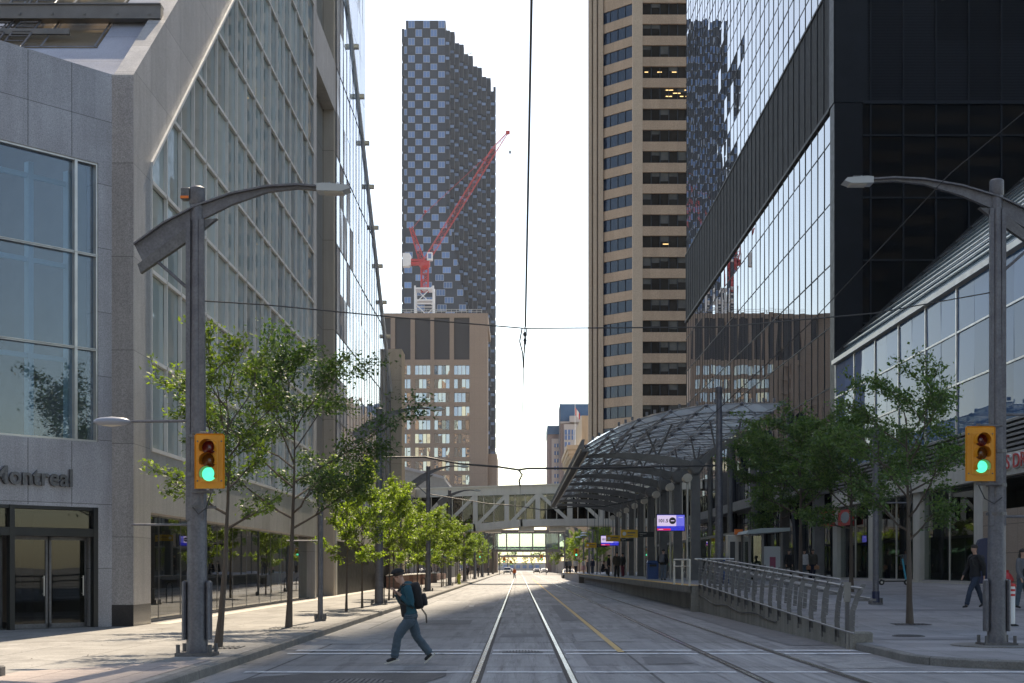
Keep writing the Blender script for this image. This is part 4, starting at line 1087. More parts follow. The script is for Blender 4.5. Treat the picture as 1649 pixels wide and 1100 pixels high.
# ramp wall
RWX = 6.85
RW = thing('ramp_wall', (RWX, 40, 0), 'stained concrete ramp wall beside the far track, carrying the curved railing', 'wall')
wst = mk('ramp concrete', (.24, .225, .195), .85, col2=(.31, .29, .25), vs=1.5, fine=.2, fs=30, streak=.6, bump=.4, bs=30, joints=(('Y', 3.4, .04, 1),))
b = MB(); b.extr([(28.9, 0), (53, 0), (53, HP+.08), (28.9, .30)], 'x', RWX-.11, RWX+.12); b.box(RWX-.4, RWX+3, 52.98, 53.3, 0, HP+.03); b.build('wall', wst, RW)
b = MB(); b.bbox(RWX-.2, RWX+.25, 28.45, 28.9, 0, .36, .03); b.build('end_block', wst, RW)
b = MB(); pts = [(RWX-.14, 53-.8*i, .62-.35*(i/20)**.5+.05*math.sin(i*.9)) for i in range(21)]; b.tube(pts, .018, 6); b.build('loose_cable', M['cable'], RW)
# railing with curved posts
RL = thing('ramp_railing', (RWX, 40, .2), 'steel railing of curved flat posts along the ramp up to the platform', 'railing')
def rz(y): return .30+(HP+.06-.30)*min(1, (y-28.9)/24.1)
b = MB(); hr = []; mid = []; low_ = []
ys = [28.6+1.33*i for i in range(19)]
flat = lambda x, y, z, w, pts: None
for i, y in enumerate(ys):
    z0 = rz(y)-.12; h = MB()
    lean = .16 if i == 0 else .07
    prof = [(-.0, 0), (-.02, .3), (.0, .6), (lean*.6, .9), (lean+.06, 1.14)]
    for (a0, h0), (a1, h1) in zip(prof[:-1], prof[1:]):
        for s in (0,):
            h.add([(RWX-.13+a, y+dy, z0+hh) for a, hh in ((a0-.055, h0), (a0+.055, h0), (a1+.05, h1), (a1-.05, h1)) for dy in (-.02, .02)],
                  [(0, 2, 4, 6), (7, 5, 3, 1), (0, 1, 3, 2), (2, 3, 5, 4), (4, 5, 7, 6), (6, 7, 1, 0)])
    h.box(RWX-.16, RWX+.02, y-.05, y+.05, z0-.02, z0+.1)
    h.box(RWX-.02, RWX+.34, y-.02, y+.02, z0+.80, z0+.85)
    h.box(RWX-.20, RWX-.16, y-.02, y+.02, z0-.12, z0+.14)
    h.build('post', M['steelpaint'], RL)
    h = MB(); x = RWX+.85
    if y < 34: continue
    h.add([(x+dx, y+.4+dy, z0+hh) for dx, hh in ((-.05, .1), (.05, .1), (.12, 1.1), (.03, 1.1)) for dy in (-.02, .02)], [(0, 2, 4, 6), (7, 5, 3, 1), (0, 1, 3, 2), (2, 3, 5, 4), (4, 5, 7, 6), (6, 7, 1, 0)])
    h.box(x-.3, x, y+.38, y+.42, z0+.8, z0+.85); h.build('inner_post', M['steelpaint'], RL)
yy = [28.2+i for i in range(26)]
for dx, dz, r_, nm in ((.07, 1.06, .032, 'top_rail'), (.24, .86, .024, 'handrail'), (-.09, .17, .02, 'bottom_rail'), (1.0, 1.02, .03, 'top_rail'), (.7, .8, .024, 'handrail')):
    h = MB(); h.tube([(RWX-.1+dx, y, rz(max(y, 28.6))-.12+dz) for y in yy if dx < .5 or y > 33.8], r_, 8); h.build(nm, M['railgrey'], RL)
for k in range(5):
    h = MB(); h.tube([(RWX-.12, y, rz(y)-.12+.30+k*.11) for y in yy], .006, 5); h.build('wire', M['railgrey'], RL)
h = MB(); h.tube([(RWX-.1, 53.6, 1.95), (RWX-.1, 54.4, 1.98), (RWX+1.4, 54.4, 1.98)], .03, 8); h.tube([(RWX-.4, 53.6, 1.95), (RWX-.4, 59, 1.98)], .03, 8)
for y in (53.6, 56, 58.9): h.box(RWX-.44, RWX-.36, y-.02, y+.02, HP, 1.96)
h.tube([(RWX-.4, 53.6, 1.7), (RWX-.4, 59, 1.7)], .02, 6); h.build('platform_guard', M['alu'], RL)
# small marker post at the foot of the ramp
t = thing('marker_post', (7.0, 29.4, .2), 'short wooden marker post with white label at the foot of the ramp railing', 'post')
h = MB(); h.box(6.66, 6.74, 28.95, 29.03, .1, 1.35); h.build('post', M['steelpaint'], t)
h = MB(); h.box(6.64, 6.76, 28.93, 29.05, .95, 1.35); h.build('label_plate', M['interl'], t)

# canopy: half arch of glass on lattice tubes
CP = thing('station_canopy', (9.7, 105, HP), 'curved glass and steel lattice canopy on a row of tall columns over the platform', 'canopy')
prof = [(3.43, 7.69), (4.3, 8.25), (5.19, 8.69), (6.1, 9.02), (7.07, 9.30), (8.33, 9.60), (9.5, 9.75), (10.6, 9.82), (12.0, 9.86), (13.5, 9.82)]
def cpr(u):    # u 0..1 along arch
    t = u*(len(prof)-1); i = min(int(t), len(prof)-2); f = t-i
    return (prof[i][0]*(1-f)+prof[i+1][0]*f, prof[i][1]*(1-f)+prof[i+1][1]*f)
Y0C, Y1C = 72.0, 140.0; NU, NVc = 6, 17
def cpt(i, j, dz=0.0):
    x, z = cpr(i/NU); return (x, Y0C+(Y1C-Y0C)*j/NVc, z+dz)
# scalloped glass panels
g = MB()
for j in range(NVc):
    for i in range(NU):
        a, b_, c, d_ = cpt(i, j, .16), cpt(i+1, j, .16), cpt(i+1, j+1, .16), cpt(i, j+1, .16)
        m_ = tuple((a[k]+b_[k]+c[k]+d_[k])/4+(0.22 if k == 2 else 0) for k in range(3))
        g.add([a, b_, c, d_, m_], [(0, 1, 4), (1, 2, 4), (2, 3, 4), (3, 0, 4)])
g.build('glass_panels', M['canglass'], CP)
b = MB()
for j in range(NVc+1):
    for i in range(NU): b.tube([cpt(i, j, .12), cpt(i+1, j, .12)], .03, 5, cap=False)
for i in range(NU+1):
    for j in range(NVc): b.tube([cpt(i, j, .12), cpt(i, j+1, .12)], .022, 5, cap=False)
for j in range(NVc):
    for i in range(NU):
        p, q, r_, s = cpt(i, j, .1), cpt(i+1, j, .1), cpt(i+1, j+1, .1), cpt(i, j+1, .1)
        c = tuple((p[k]+q[k]+r_[k]+s[k])/4-(0.34 if k == 2 else 0) for k in range(3))
        for e in (p, q, r_, s): b.tube([e, c], .02, 5, cap=False)
        if j < NVc-1 and i < NU:
            p2, q2, r2, s2 = cpt(i, j+1, .1), cpt(i+1, j+1, .1), cpt(i+1, j+2, .1), cpt(i, j+2, .1)
            c2 = tuple((p2[k]+q2[k]+r2[k]+s2[k])/4-(0.34 if k == 2 else 0) for k in range(3)); b.tube([c, c2], .02, 5, cap=False)
        if i < NU-1:
            p2, q2, r2, s2 = cpt(i+1, j, .1), cpt(i+2, j, .1), cpt(i+2, j+1, .1), cpt(i+1, j+1, .1)
            c2 = tuple((p2[k]+q2[k]+r2[k]+s2[k])/4-(0.34 if k == 2 else 0) for k in range(3)); b.tube([c, c2], .02, 5, cap=False)
for j in range(NVc+1):
    for i in range(NU+1):
        x, y, z = cpt(i, j, .0); b.ell((x, y, z+.1), .11, .11, .11, 6, 4, 1)
        if i < NU and j < NVc:
            for q in range(3):
                f = (q+1)/4; p, r_ = cpt(i, j, .34), cpt(i+1, j, .34); b.box(p[0]+(r_[0]-p[0])*f-.06, p[0]+(r_[0]-p[0])*f+.06, y-.06, y+.06, p[2]+(r_[2]-p[2])*f-.12, p[2]+(r_[2]-p[2])*f+.06, 1)
b.build('lattice', [M['railgrey'], M['steel']], CP)
# ladder-like gutter edge
b = MB(); ex, ez = 3.43, 7.69
for dx, dz in ((-.22, .0), (-.12, .42), (.12, -.16)): b.tube([(ex+dx, Y0C, ez+dz), (ex+dx, Y1C, ez+dz)], .05, 6)
for i in range(136): y = Y0C+i*.5; b.box(ex-.24, ex-.10, y-.035, y+.035, ez-.02, ez+.44); b.box(ex-.22, ex+.12, y-.02, y+.02, ez-.16, ez+.0)
b.quad((ex-.16, Y0C, ez-.05), (ex-.08, Y0C, ez+.42), (ex-.08, Y1C, ez+.42), (ex-.16, Y1C, ez-.05)); b.build('gutter_edge', M['steelpaint'], CP)
XC = 9.7
ycs = [78+8.75*i for i in range(8)]
for n_, y in enumerate(ycs):
    c_ = MB(); c_.extr([(XC-.27, HP), (XC+.27, HP), (XC+.24, 7.0), (XC-.24, 7.0)], 'y', y-.2, y+.2); c_.build('column', M['steelpaint'], CP)
    c_ = MB(); c_.lathe((XC, y, 7.15), [(.3, -.45), (.42, -.4), (.42, .4), (.3, .45)], 14, axis='y'); c_.build('column_head', M['steelpaint'], CP)
    arm = MB()
    def armb(pts, w):
        for (x0, z0, r0), (x1, z1, r1) in zip(pts[:-1], pts[1:]):
            arm.extr([(x0, z0-r0), (x1, z1-r1), (x1, z1+r1), (x0, z0+r0)], 'y', y-w, y+w)
    armb([(XC-.2, 7.2, .26), (8.0, 7.55, .22), (6.3, 7.75, .17), (4.8, 7.8, .12), (3.6, 7.72, .08)], .16)
    armb([(XC+.2, 7.2, .26), (10.6, 7.95, .22), (11.8, 8.6, .18), (13.2, 9.3, .12)], .16)
    arm.build('roof_arm', M['steelpaint'], CP)
    for p_, q_ in (((7.6, 7.7), (7.0, 9.2)), ((7.6, 7.7), (8.4, 9.5)), ((5.4, 7.85), (5.1, 8.6)), ((5.4, 7.85), (6.2, 8.95)), ((10.8, 8.1), (10.5, 9.7)), ((12, 8.7), (12.2, 9.8))):
        st = MB(); st.tube([(p_[0], y, p_[1]), (q_[0], y, q_[1])], .05, 6); st.build('strut', M['steelpaint'], CP)
    dr = MB(); dr.lathe((XC-.55, y-1.2, 6.5), [(.05, 0), (.24, .02), (.24, .5), (.2, 1.2), (.05, 1.25)], 14, axis='y'); dr.build('downlight_drum', mk('pale drum', (.55, .5, .42), .5) if n_ == 0 else bpy.data.materials['pale drum'], CP)
    pp = MB(); pp.tube([(XC-.5, y-.5, HP), (XC-.5, y-.5, 6.4)], .07, 8); pp.build('downpipe', M['alu'], CP)
# back row of thinner columns behind the platform
for y in [76+8.75*i for i in range(8)]:
    c_ = MB(); c_.tube([(12.6, y, HP), (12.6, y, 9.3)], .16, 8); c_.build('rear_column', M['steelpaint'], CP)
# wall panels between platform and pavement
SW = thing('station_screen', (11.6, 100, HP), 'row of glazed windscreens behind the platform columns', 'screen wall')
b = MB()
for i in range(18): y = 76+3.6*i; b.box(11.55, 11.65, y-.06, y+.06, HP, 3.4)
b.box(11.5, 11.7, 76, 138, 3.4, 3.55); b.box(11.5, 11.7, 76, 138, HP, HP+.4); b.build('frame', M['steelpaint'], SW)
g = MB(); g.box(11.59, 11.61, 76, 138, HP+.4, 3.4); g.build('glass', M['shop'], SW)
# hanging signs and screens
def hang(name, x0, x1, z0, z1, Y, mat, lab, cat, top=5.4, group=None):
    t = thing(name, ((x0+x1)/2, Y, z0), lab, cat, group)
    h = MB(); h.bbox(x0, x1, Y, Y+.14, z0, z1, .015); h.build('casing', M['black'] if mat != 'yelsign' else M['yelsign'], t)
    h = MB()
    for x in (x0+.15*(x1-x0), x1-.15*(x1-x0)): h.tube([(x, Y+.07, z1), (x, Y+.07, 7.3)], .025, 6)
    h.build('hanger', M['steelpaint'], t); return t
scrW = emis('screen white', (.55, .50, .85), .45); scrB = emis('screen blue', (.02, .03, .60), .45); scrR = emis('screen red', (.65, .01, .06), .42); scrL = emis('screen violet', (.12, .14, .75), .45); scrK = mk('screen black', (.01, .01, .02), .3)
def screen(x0, x1, z0, z1, Y, lab, full=True):
    t = hang('information_screen', x0, x1, z0, z1, Y, 'black', lab, 'screen', group='information screens under the canopy')
    w, h_ = x1-x0, z1-z0
    def P(a, b_, c, d_, m, k=0.0):
        q = MB(); q.box(x0+w*a, x0+w*b_, Y-.012-k, Y-.002, z0+h_*c, z0+h_*d_); q.build('display', m, t)
    P(.03, .97, .04, .95, scrB); P(.03, .69, .30, .93, scrW, .004); P(.70, .97, .30, .93, scrL, .004); P(.03, .5, .05, .16, scrR, .004)
    text('display_text', '101.5', h_*.27, (x0+w*.06, Y-.02, z0+h_*.52), (R(90), 0, 0), scrK, t, .001, bold=.008)
    q = MB(); q.lathe((x0+w*.56, Y-.024, z0+h_*.61), [(h_*.20, 0), (h_*.20, .01)], 20, axis='y'); q.build('display_disc', scrK, t)
    q = MB(); q.box(x0+w*.50, x0+w*.62, Y-.032, Y-.026, z0+h_*.585, z0+h_*.635); q.build('display_mark', scrW, t)
    q = MB(); q.box(x0+w*.76, x0+w*.91, Y-.02, Y-.014, z0+h_*.79, z0+h_*.82); q.build('display_mark', scrW, t)
    q = MB(); q.box(x0+w*.08, x0+w*.24, Y-.02, Y-.014, z0+h_*.09, z0+h_*.12); q.build('display_mark', scrW, t)
screen(gx(1055, 78), gx(1101.5, 78), gz(856, 78), gz(828.5, 78), 78-.6, 'large lit screen reading 101.5 hanging in front of the nearest canopy column')
screen(gx(967, 121), gx(997, 121), gz(879, 121), gz(862, 121), 121, 'small lit screen half hidden by a yellow sign, farther along the platform')
def psign(x0p, x1p, y0p, y1p, Y, body, mat, lab):
    x0, x1, z0, z1 = gx(x0p, Y), gx(x1p, Y), gz(y1p, Y), gz(y0p, Y)
    t = hang('platform_sign', x0, x1, z0, z1, Y, mat, lab, 'sign', group='hanging signs over the platform')
    h_ = z1-z0
    if mat == 'yelsign':
        q = MB(); q.lathe((x0+(x1-x0)*.2, Y-.015, (z0+z1)/2), [(h_*.24, 0), (h_*.24, .015)], 16, axis='y'); q.build('symbol_disc', M['white'], t)
        q = MB(); q.box(x0+(x1-x0)*.38, x0+(x1-x0)*.86, Y-.015, Y-.002, z0+h_*.54, z0+h_*.68); q.build('sign_mark', M['steeldark'], t)
        q = MB(); q.box(x0+(x1-x0)*.38, x0+(x1-x0)*.72, Y-.015, Y-.002, z0+h_*.26, z0+h_*.32); q.build('sign_mark', M['steeldark'], t)
    else:
        text('sign_text', body, h_*.3, (x0+(x1-x0)*.1, Y-.015, z0+h_*.55), (R(90), 0, 0), M['white'], t, .001)
        text('sign_text', 'Trains', h_*.22, (x0+(x1-x0)*.1, Y-.015, z0+h_*.2), (R(90), 0, 0), M['white'], t, .001)
psign(1000, 1027, 853, 866, 90, 'Eastbound', 'yelsign', 'largest yellow sign above the platform, left of the navy sign')
psign(1027.5, 1053, 856.5, 865, 90, 'Eastbound', 'navy', 'navy sign with white lettering beside the largest yellow sign')
psign(976, 999, 862, 872, 112, 'Eastbound', 'yelsign', 'yellow sign overlapping the far screen above the platform')
psign(999, 1020, 867, 872, 112, 'Eastbound', 'navy', 'navy sign under the largest yellow sign')
psign(943, 960.5, 874, 882, 136, 'Eastbound', 'yelsign', 'farthest and leftmost yellow sign at the end of the canopy')
psign(961, 978, 876, 881, 136, 'Eastbound', 'navy', 'farthest navy sign right of the leftmost yellow sign')
# bins, kiosk, shelter
def bin_(x, y, w, h_, lab):
    t = thing('recycling_bin', (x, y, HP), lab, 'bin', 'blue bins on the platform')
    q = MB(); q.bbox(x-w/2, x+w/2, y-w/2, y+w/2, HP, HP+h_*.86, .05); q.build('body', M['bluebin'], t)
    q = MB(); q.extr([(x-w/2-.02, HP+h_*.86), (x+w/2+.02, HP+h_*.86), (x+w/2-.06, HP+h_), (x-w/2+.06, HP+h_)], 'y', y-w/2-.02, y+w/2+.02); q.build('lid', M['bluebin'], t)
    q = MB(); q.box(x-w*.3, x+w*.3, y-w/2-.03, y-w/2-.005, HP+h_*.68, HP+h_*.8); q.build('opening', M['black'], t)
bin_(8.1, 86, .68, 1.12, 'blue bin on the platform left of the person with a backpack')
bin_(9.0, 63, .6, 1.12, 'blue bin behind the ramp railing, nearest the viewer')
KS = thing('ticket_machine', (10.0, 63.4, HP), 'cream ticket cabinets with tall dark slots under a lattice frame', 'ticket machine')
b = MB(); b.bbox(9.3, 10.1, 63.2, 63.9, HP, 3.1, .03); b.build('cabinet', M['cream'], KS)
for x in (9.4, 9.78): q = MB(); q.box(x, x+.22, 63.17, 63.2, 1.5, 2.8); q.build('slot_panel', M['inter'], KS)
b = MB(); b.box(9.6, 9.95, 63.1, 63.3, 3.12, 3.35); b.build('orange_sign', M['orange'], KS)
SH = thing('shelter', (10.7, 61.5, HP), 'small glass and steel shelter with a curved pale roof behind the ramp railing', 'shelter')
b = MB()
for x in (9.85, 11.2):
    for y in (60.6, 62.6): b.box(x-.05, x+.05, y-.05, y+.05, HP, 3.1)
b.box(10.35, 10.45, 60.55, 60.65, HP, 3.1); b.build('frame', M['steelpaint'], SH)
b = MB(); b.extr([(9.65, 3.08), (9.75, 3.22), (10.3, 3.32), (11.5, 3.34), (11.5, 3.2), (9.8, 3.08)], 'y', 60.2, 63); b.build('roof', M['awn'], SH)
b = MB(); b.box(10.46, 11.15, 60.58, 60.62, HP+.25, 2.55); b.build('panel', mk('pale panel', (.34, .37, .39), .4), SH)
b = MB(); b.box(10.7, 10.95, 60.56, 60.578, 1.6, 2.1); b.build('poster', mk('maroon poster', (.22, .03, .08), .5), SH)
g = MB(); g.box(9.9, 10.35, 60.59, 60.61, HP+.2, 3.0); g.box(9.84, 9.86, 60.65, 62.55, HP+.2, 3.0); g.build('glass', M['shop'], SH)
# bench / planter bits behind railing
# ================================================================== POLES
def signal_head(parent, x, y, z0, z1, w, pole_x, face=-1):
    H_ = z1-z0
    h = MB(); h.bbox(x-w/2, x+w/2, y-.03, y+.0, z0, z1, .03); 
    sh = h.build('signal_head', M['signal'], parent)
    h = MB(); h.bbox(x-w*.27, x+w*.27, y, y+.22, z0+H_*.08, z1-H_*.08, .02); h.build('housing', M['signal'], sh)
    h = MB(); h.bbox(x-w*.29, x+w*.29, y-.06, y-.03, z0+H_*.12, z1-H_*.12, .015); h.build('front', M['signal'], sh)
    for k, (mn, nm) in enumerate((('lgrn', 'green_lens'), ('lamb', 'amber_lens'), ('lred', 'red_lens'))):
        zc = z0+H_*(.26+.24*k); r_ = .115
        h = MB(); h.lathe((x, y-.075, zc), [(.02, -.045), (r_*.6, -.035), (r_, 0), (r_, .02)], 20, axis='y'); h.build(nm, M[mn], sh, smooth=True)
        h = MB(); n = 16      # visor: open tunnel
        for i in range(n):
            a0, a1 = R(-30+240*i/n), R(-30+240*(i+1)/n)
            for rr in (r_+.01, r_+.018):
                h.add([(x+rr*math.cos(a0), y-.06, zc+rr*math.sin(a0)), (x+rr*math.cos(a1), y-.06, zc+rr*math.sin(a1)), (x+rr*math.cos(a1), y-.24, zc+rr*math.sin(a1)), (x+rr*math.cos(a0), y-.24, zc+rr*math.sin(a0))], [(0, 1, 2, 3)])
        h.build('visor', M['signal'], sh)
    for zz, za in ((z0-.05, z0-.06), (z1+.02, z1)):
        h = MB(); h.tube([(x, y+.1, zz), (pole_x, y+.1, zz)], .025, 6); h.tube([(x, y+.1, za), (x, y+.1, za+.06)], .04, 8); h.build('bracket', M['steeldark'], sh)
    h = MB(); h.tube([(x, y+.12, z0-.05), (x+(pole_x-x)*.3, y+.14, z0-.32), (x+(pole_x-x)*.7, y+.14, z0-.42), (pole_x, y+.1, z0-.30)], .012, 6); h.build('signal_cable', M['cable'], sh)
    for zz in (z0+H_*.14, z0+H_*.86):
        for sx_ in (-1, 1): h = MB(); h.lathe((x+sx_*w*.40, y-.035, zz), [(.012, -.01), (.016, .01)], 8, axis='y'); h.build('screw', M['steeldark'], sh)
def lamp_head(parent, x, y, z, s):
    """flat led luminaire, s = direction of the arm tip (+1 right)"""
    h = MB(); h.extr([(x, z-.06), (x+s*.42, z-.07), (x+s*.56, z-.02), (x+s*.5, z+.04), (x+s*.1, z+.07), (x, z+.06)], 'y', y-.16, y+.16); l = h.build('luminaire', mk('lamp grey', (.42, .44, .44), .5) if 'lamp grey' not in bpy.data.materials else bpy.data.materials['lamp grey'], parent)
    h = MB()
    for i in range(7): h.box(x+s*(.12+.04*i)-.008, x+s*(.12+.04*i)+.008, y-.12, y+.12, z+.03, z+.085)
    h.build('cooling_fins', M['steel'], l)
    h = MB(); h.lathe((x+s*.2, y, z+.06), [(.03, 0), (.03, .05)], 10); h.build('light_sensor', M['awn'], l)
    h = MB(); h.box(min(x+s*.12, x+s*.45), max(x+s*.12, x+s*.45), y-.12, y+.12, z-.085, z-.07); h.build('lens', M['cream'], l)
def base_plate(x, y, z, r_, parent, covers=True):
    h = MB(); h.box(x-r_*1.75, x+r_*1.75, y-r_*1.6, y+r_*1.6, z, z+.06); h.build('base_plate', M['steeldark'], parent)
    for sx in (-1, 1):
        for sy in (-1, 1):
            h = MB(); h.tube([(x+sx*r_*1.5, y+sy*r_*1.3, z+.05), (x+sx*r_*1.5, y+sy*r_*1.3, z+.2)], .035, 6); h.build('bolt', M['steeldark'], parent)
def arm_pole(x, y, z, H, s, lab, cat='signal pole', group=None, name='signal_pole', span=6.16, signals=True, lod=False, rch=1.0):
    """tall pole with a blade shaped arm; s=+1: lamp reaches right"""
    t = thing(name, (x, y, z), lab, cat, group)
    h = MB(); h.tube([(x, y, z+.05), (x, y, z+2.4), (x, y, z+H)], [.18, .165, .115], 12)
    h.lathe((x, y, z+H), [(.125, -.28), (.135, -.26), (.135, .0), (.10, .03)], 12); h.build('pole', M['steel'], t, smooth=True)
    if not lod:
        h = MB()
        for zz0, zz1, dx in ((2.3, H-.55, -.10),):
            for sy in (-1,):
                h.box(x-.165, x-.09, y-.13, y-.05, z+zz0, z+zz1); h.box(x+.06, x+.14, y-.13, y-.05, z+zz0, z+zz1)
        for i in range(22): h.box(x-.155, x-.135, y-.134, y-.128, z+4.6+i*.09, z+4.62+i*.09); h.box(x+.11, x+.13, y-.134, y-.128, z+4.6+i*.09, z+4.62+i*.09)
        h.build('side_channels', M['steel'], t)
        h = MB()
        for sx in (-1, 1):
            a, c = sorted((x+sx*.17, x+sx*.24)); h.bbox(a, c, y-.12, y+.12, z+.28, z+1.28, .03)
        h.build('hand_hole_cover', M['steel'], t)
        for zz in (2.5, 3.05, 3.7): h = MB(); h.tube([(x, y, z+zz), (x, y, z+zz+.06)], .185, 12); h.box(x+s*.16-.04, x+s*.16+.16, y-.05, y+.03, z+zz, z+zz+.05); h.build('clamp_band', M['steeldark'], t)
    base_plate(x, y, z, .18, t)
    # blade arm, profile in x-z
    top = [(-1.05, H-.98), (-.55, H-.62), (0, H-.33), (.6, H-.12), (1.2, H+.0), (1.7, H+.03), (2.1, H+.0)]
    bot = [(-.90, H-1.28), (-.5, H-.95), (0, H-.58), (.6, H-.28), (1.2, H-.07), (1.7, H-.01), (2.1, H-.04)]
    top = [(a*rch, b_) for a, b_ in top]; bot = [(a*rch, b_) for a, b_ in bot]
    h = MB(); pts = [(x+s*a, z+b_) for a, b_ in top]+[(x+s*a, z+b_) for a, b_ in bot[::-1]]
    n = len(top)
    for i in range(n-1):
        q = [pts[i], pts[i+1], pts[2*n-2-i], pts[2*n-1-i]]; h.extr(q, 'y', y-.05, y+.05)
    for i in range(n-1):
        (x0, z0), (x1, z1) = pts[i], pts[i+1]; h.extr([(x0, z0), (x1, z1), (x1, z1+.03), (x0, z0+.03)], 'y', y-.13, y+.13)
    a = h.build('arm', M['steel'], t)
    h = MB(); h.extr([(x-s*1.0, z+H-1.3), (x-s*.95, z+H-1.45), (x+s*.0, z+H-.80), (x+s*.35, z+H-.52), (x+s*.0, z+H-.55)], 'y', y-.06, y+.06); h.build('arm_rib', M['steeldark'], a)
    h = MB(); h.tube([(x-s*.72, y, z+H-1.2), (x-s*.1, y, z+H-1.75)], .03, 8); h.ell((x-s*.1, y-.02, z+H-1.75), .06, .06, .06, 8, 6); h.build('brace', M['steel'], t)
    lamp_head(t, x+s*2.05*rch, y, z+H-.01, s)
    return t
LPX, LPY = -5.47, 24.2
lp = arm_pole(LPX, LPY, .15, 7.95, 1, 'grey steel signal pole on the left corner, nearest the viewer, with a green light')
signal_head(lp, gx(341, 23.9), 23.75, gz(787, 23.75), gz(698.5, 23.75), .50, LPX)
h = MB(); zl = gz(678, 24.2); h.tube([(LPX-.1, 24.2, zl+.0), (gx(212, 24.2), 24.2, zl-.01)], .025, 8); h.build('side_lamp_arm', M['steel'], lp)
h = MB(); xl = gx(180, 24.2); h.ell((xl, 24.2, zl-.01), .32, .14, .085, 14, 8); q = h.build('side_lamp', mk('grey blue lamp', (.25, .27, .32), .4), lp, smooth=True)
h = MB(); h.ell((xl, 24.2, zl-.045), .22, .11, .055, 14, 6); h.build('side_lamp_lens', M['cream'], q, smooth=True)
h = MB(); h.tube([(LPX-.1, 24.2, gz(845, 24.2)), (gx(212, 24.2), 24.2, gz(845, 24.2))], .02, 6); h.build('side_rod', M['steel'], lp)
h = MB(); h.bbox(LPX-.26, LPX-.10, 24.1, 24.3, gz(322, 24.2), gz(304, 24.2), .015); h.build('camera_box', M['steeldark'], lp)
h = MB(); h.box(LPX-.26, LPX-.12, 24.08, 24.1, gz(322, 24.2), gz(318, 24.2)); h.build('red_label', M['orange'], lp)
RPX, RPY = 9.18, 27.3
rp = arm_pole(RPX, RPY, .15, 8.92, -1, 'grey steel signal pole on the right corner with green light on its left side', rch=1.17)
signal_head(rp, gx(1575.5, 27), 26.9, gz(775, 26.9), gz(686.5, 26.9), .565, RPX)
h = MB(); h.tube([(RPX, RPY, gz(668, RPY)), (RPX+1.6, RPY, gz(668, RPY))], .025, 6); h.tube([(RPX, RPY, gz(832, RPY)), (RPX+1.6, RPY, gz(832, RPY))], .025, 6); h.build('side_rod', M['steel'], rp)
h = MB(); h.lathe((RPX, RPY, .15), [(.85, 0), (.85, .02)], 24); h.build('footing', M['kerb'], rp)
# the rest of the tall poles down the left side and right side
pl0 = arm_pole(-5.62, 57.3, .15, 7.9, 1, 'second tall street light pole on the left pavement, behind the near trees', 'street light', 'street lights with blade arms', 'street_light', lod=True)
lbl = ['third', 'fourth', 'fifth', 'sixth', 'seventh', 'eighth']
for i, y in enumerate((90, 118, 150, 185, 225, 270)):
    dup(pl0, (-5.72, y, .15), lbl[i]+' tall street light pole on the left pavement, counting from the viewer')
pr0 = arm_pole(8.35, 59.2, HP, 8.2, -1, 'tall steel pole rising past the near end of the glass canopy', 'street light', 'street lights with blade arms', 'street_light', lod=True)
for c in list(pr0.children):
    if c.name.split('.')[0] in ('arm', 'luminaire', 'brace'):
        for k in list(c.children): bpy.data.objects.remove(k)
        bpy.data.objects.remove(c)
for i, y in enumerate((165, 215, 265)): dup(pl0, (8.6, y, .15), ['nearest', 'middle', 'farthest'][i]+' tall street light pole beyond the station on the right', rz=math.pi, group='street lights with blade arms')
# slim posts
def slim(x, y, z, H, lab, r_=.075, arms=(), name='lamp_post', blue=False):
    t = thing(name, (x, y, z), lab, 'post')
    h = MB(); h.tube([(x, y, z), (x, y, z+H)], r_, 8); h.lathe((x, y, z+H), [(r_*1.1, -.02), (r_*1.1, .03)], 8); h.build('pole', M['steel'], t)
    base_plate(x, y, z, r_*1.1, t)
    if arms:
        for za, l in arms: h = MB(); h.tube([(x, y, z+za), (x+l, y, z+za)], .022, 6); h.build('side_rod', M['steel'], t)
    if blue: h = MB(); h.tube([(x, y, z+.05), (x, y, z+.4)], r_*1.25, 8); h.build('base_sleeve', M['navy'], t)
    return t
slim(-5.56, 39.9, .15, 4.35, 'slim grey post on the left pavement right of the larger dark tree', arms=((4.0, -.42), (2.25, -.95)))
slim(10.9, 43.4, wz(43.4), 5.4, 'slim grey post with a blue base sleeve between the right hand trees', .095, arms=((3.1, 1.1), (3.1, -.25)), blue=True)
slim(-6.3, 76, .15, 4.2, 'thin dark post between the fresh green street trees', .05)
# ================================================================== OVERHEAD WIRES
def wire(name, pts, r_, lab, cat='cable', extra=None, group=None, mat='cable'):
    mid = pts[0]; t = thing(name, mid, lab, cat, group)
    h = MB(); h.tube(pts, r_, 6); h.build('wire', M[mat], t); return t
cw = wire('contact_wire', [(.10, -8, 6.0), (.10, 10.9, 6.0), (.11, 24, 5.72), (.085, 57.5, 5.62), (.085, 120, 5.62), (.085, 220, 5.7)], .011, 'vertical looking tram contact wire running away over the near track')
h = MB(); h.tube([(.10, -8, 6.02), (.10, 10.9, 6.03), (.11, 16, 5.93), (.12, 24, 5.72)], .012, 6); h.build('wire', M['cable'], cw)
for zz, yy_, r_ in ((5.62, 24.2, .035), (5.50, 24.1, .03), (5.44, 24.0, .025)):
    h = MB(); h.ell((.11, yy_, zz), r_, r_, r_*1.3, 8, 6); h.build('insulator', M['cable'], cw)
h = MB(); h.tube([(.06, 24.2, 5.72), (.02, 24.2, 5.5), (.07, 24.2, 5.3), (.085, 24.2, 5.05)], .012, 6); h.tube([(.14, 24.2, 5.72), (.10, 24.2, 5.3)], .009, 6); h.build('clamp', M['cable'], cw)
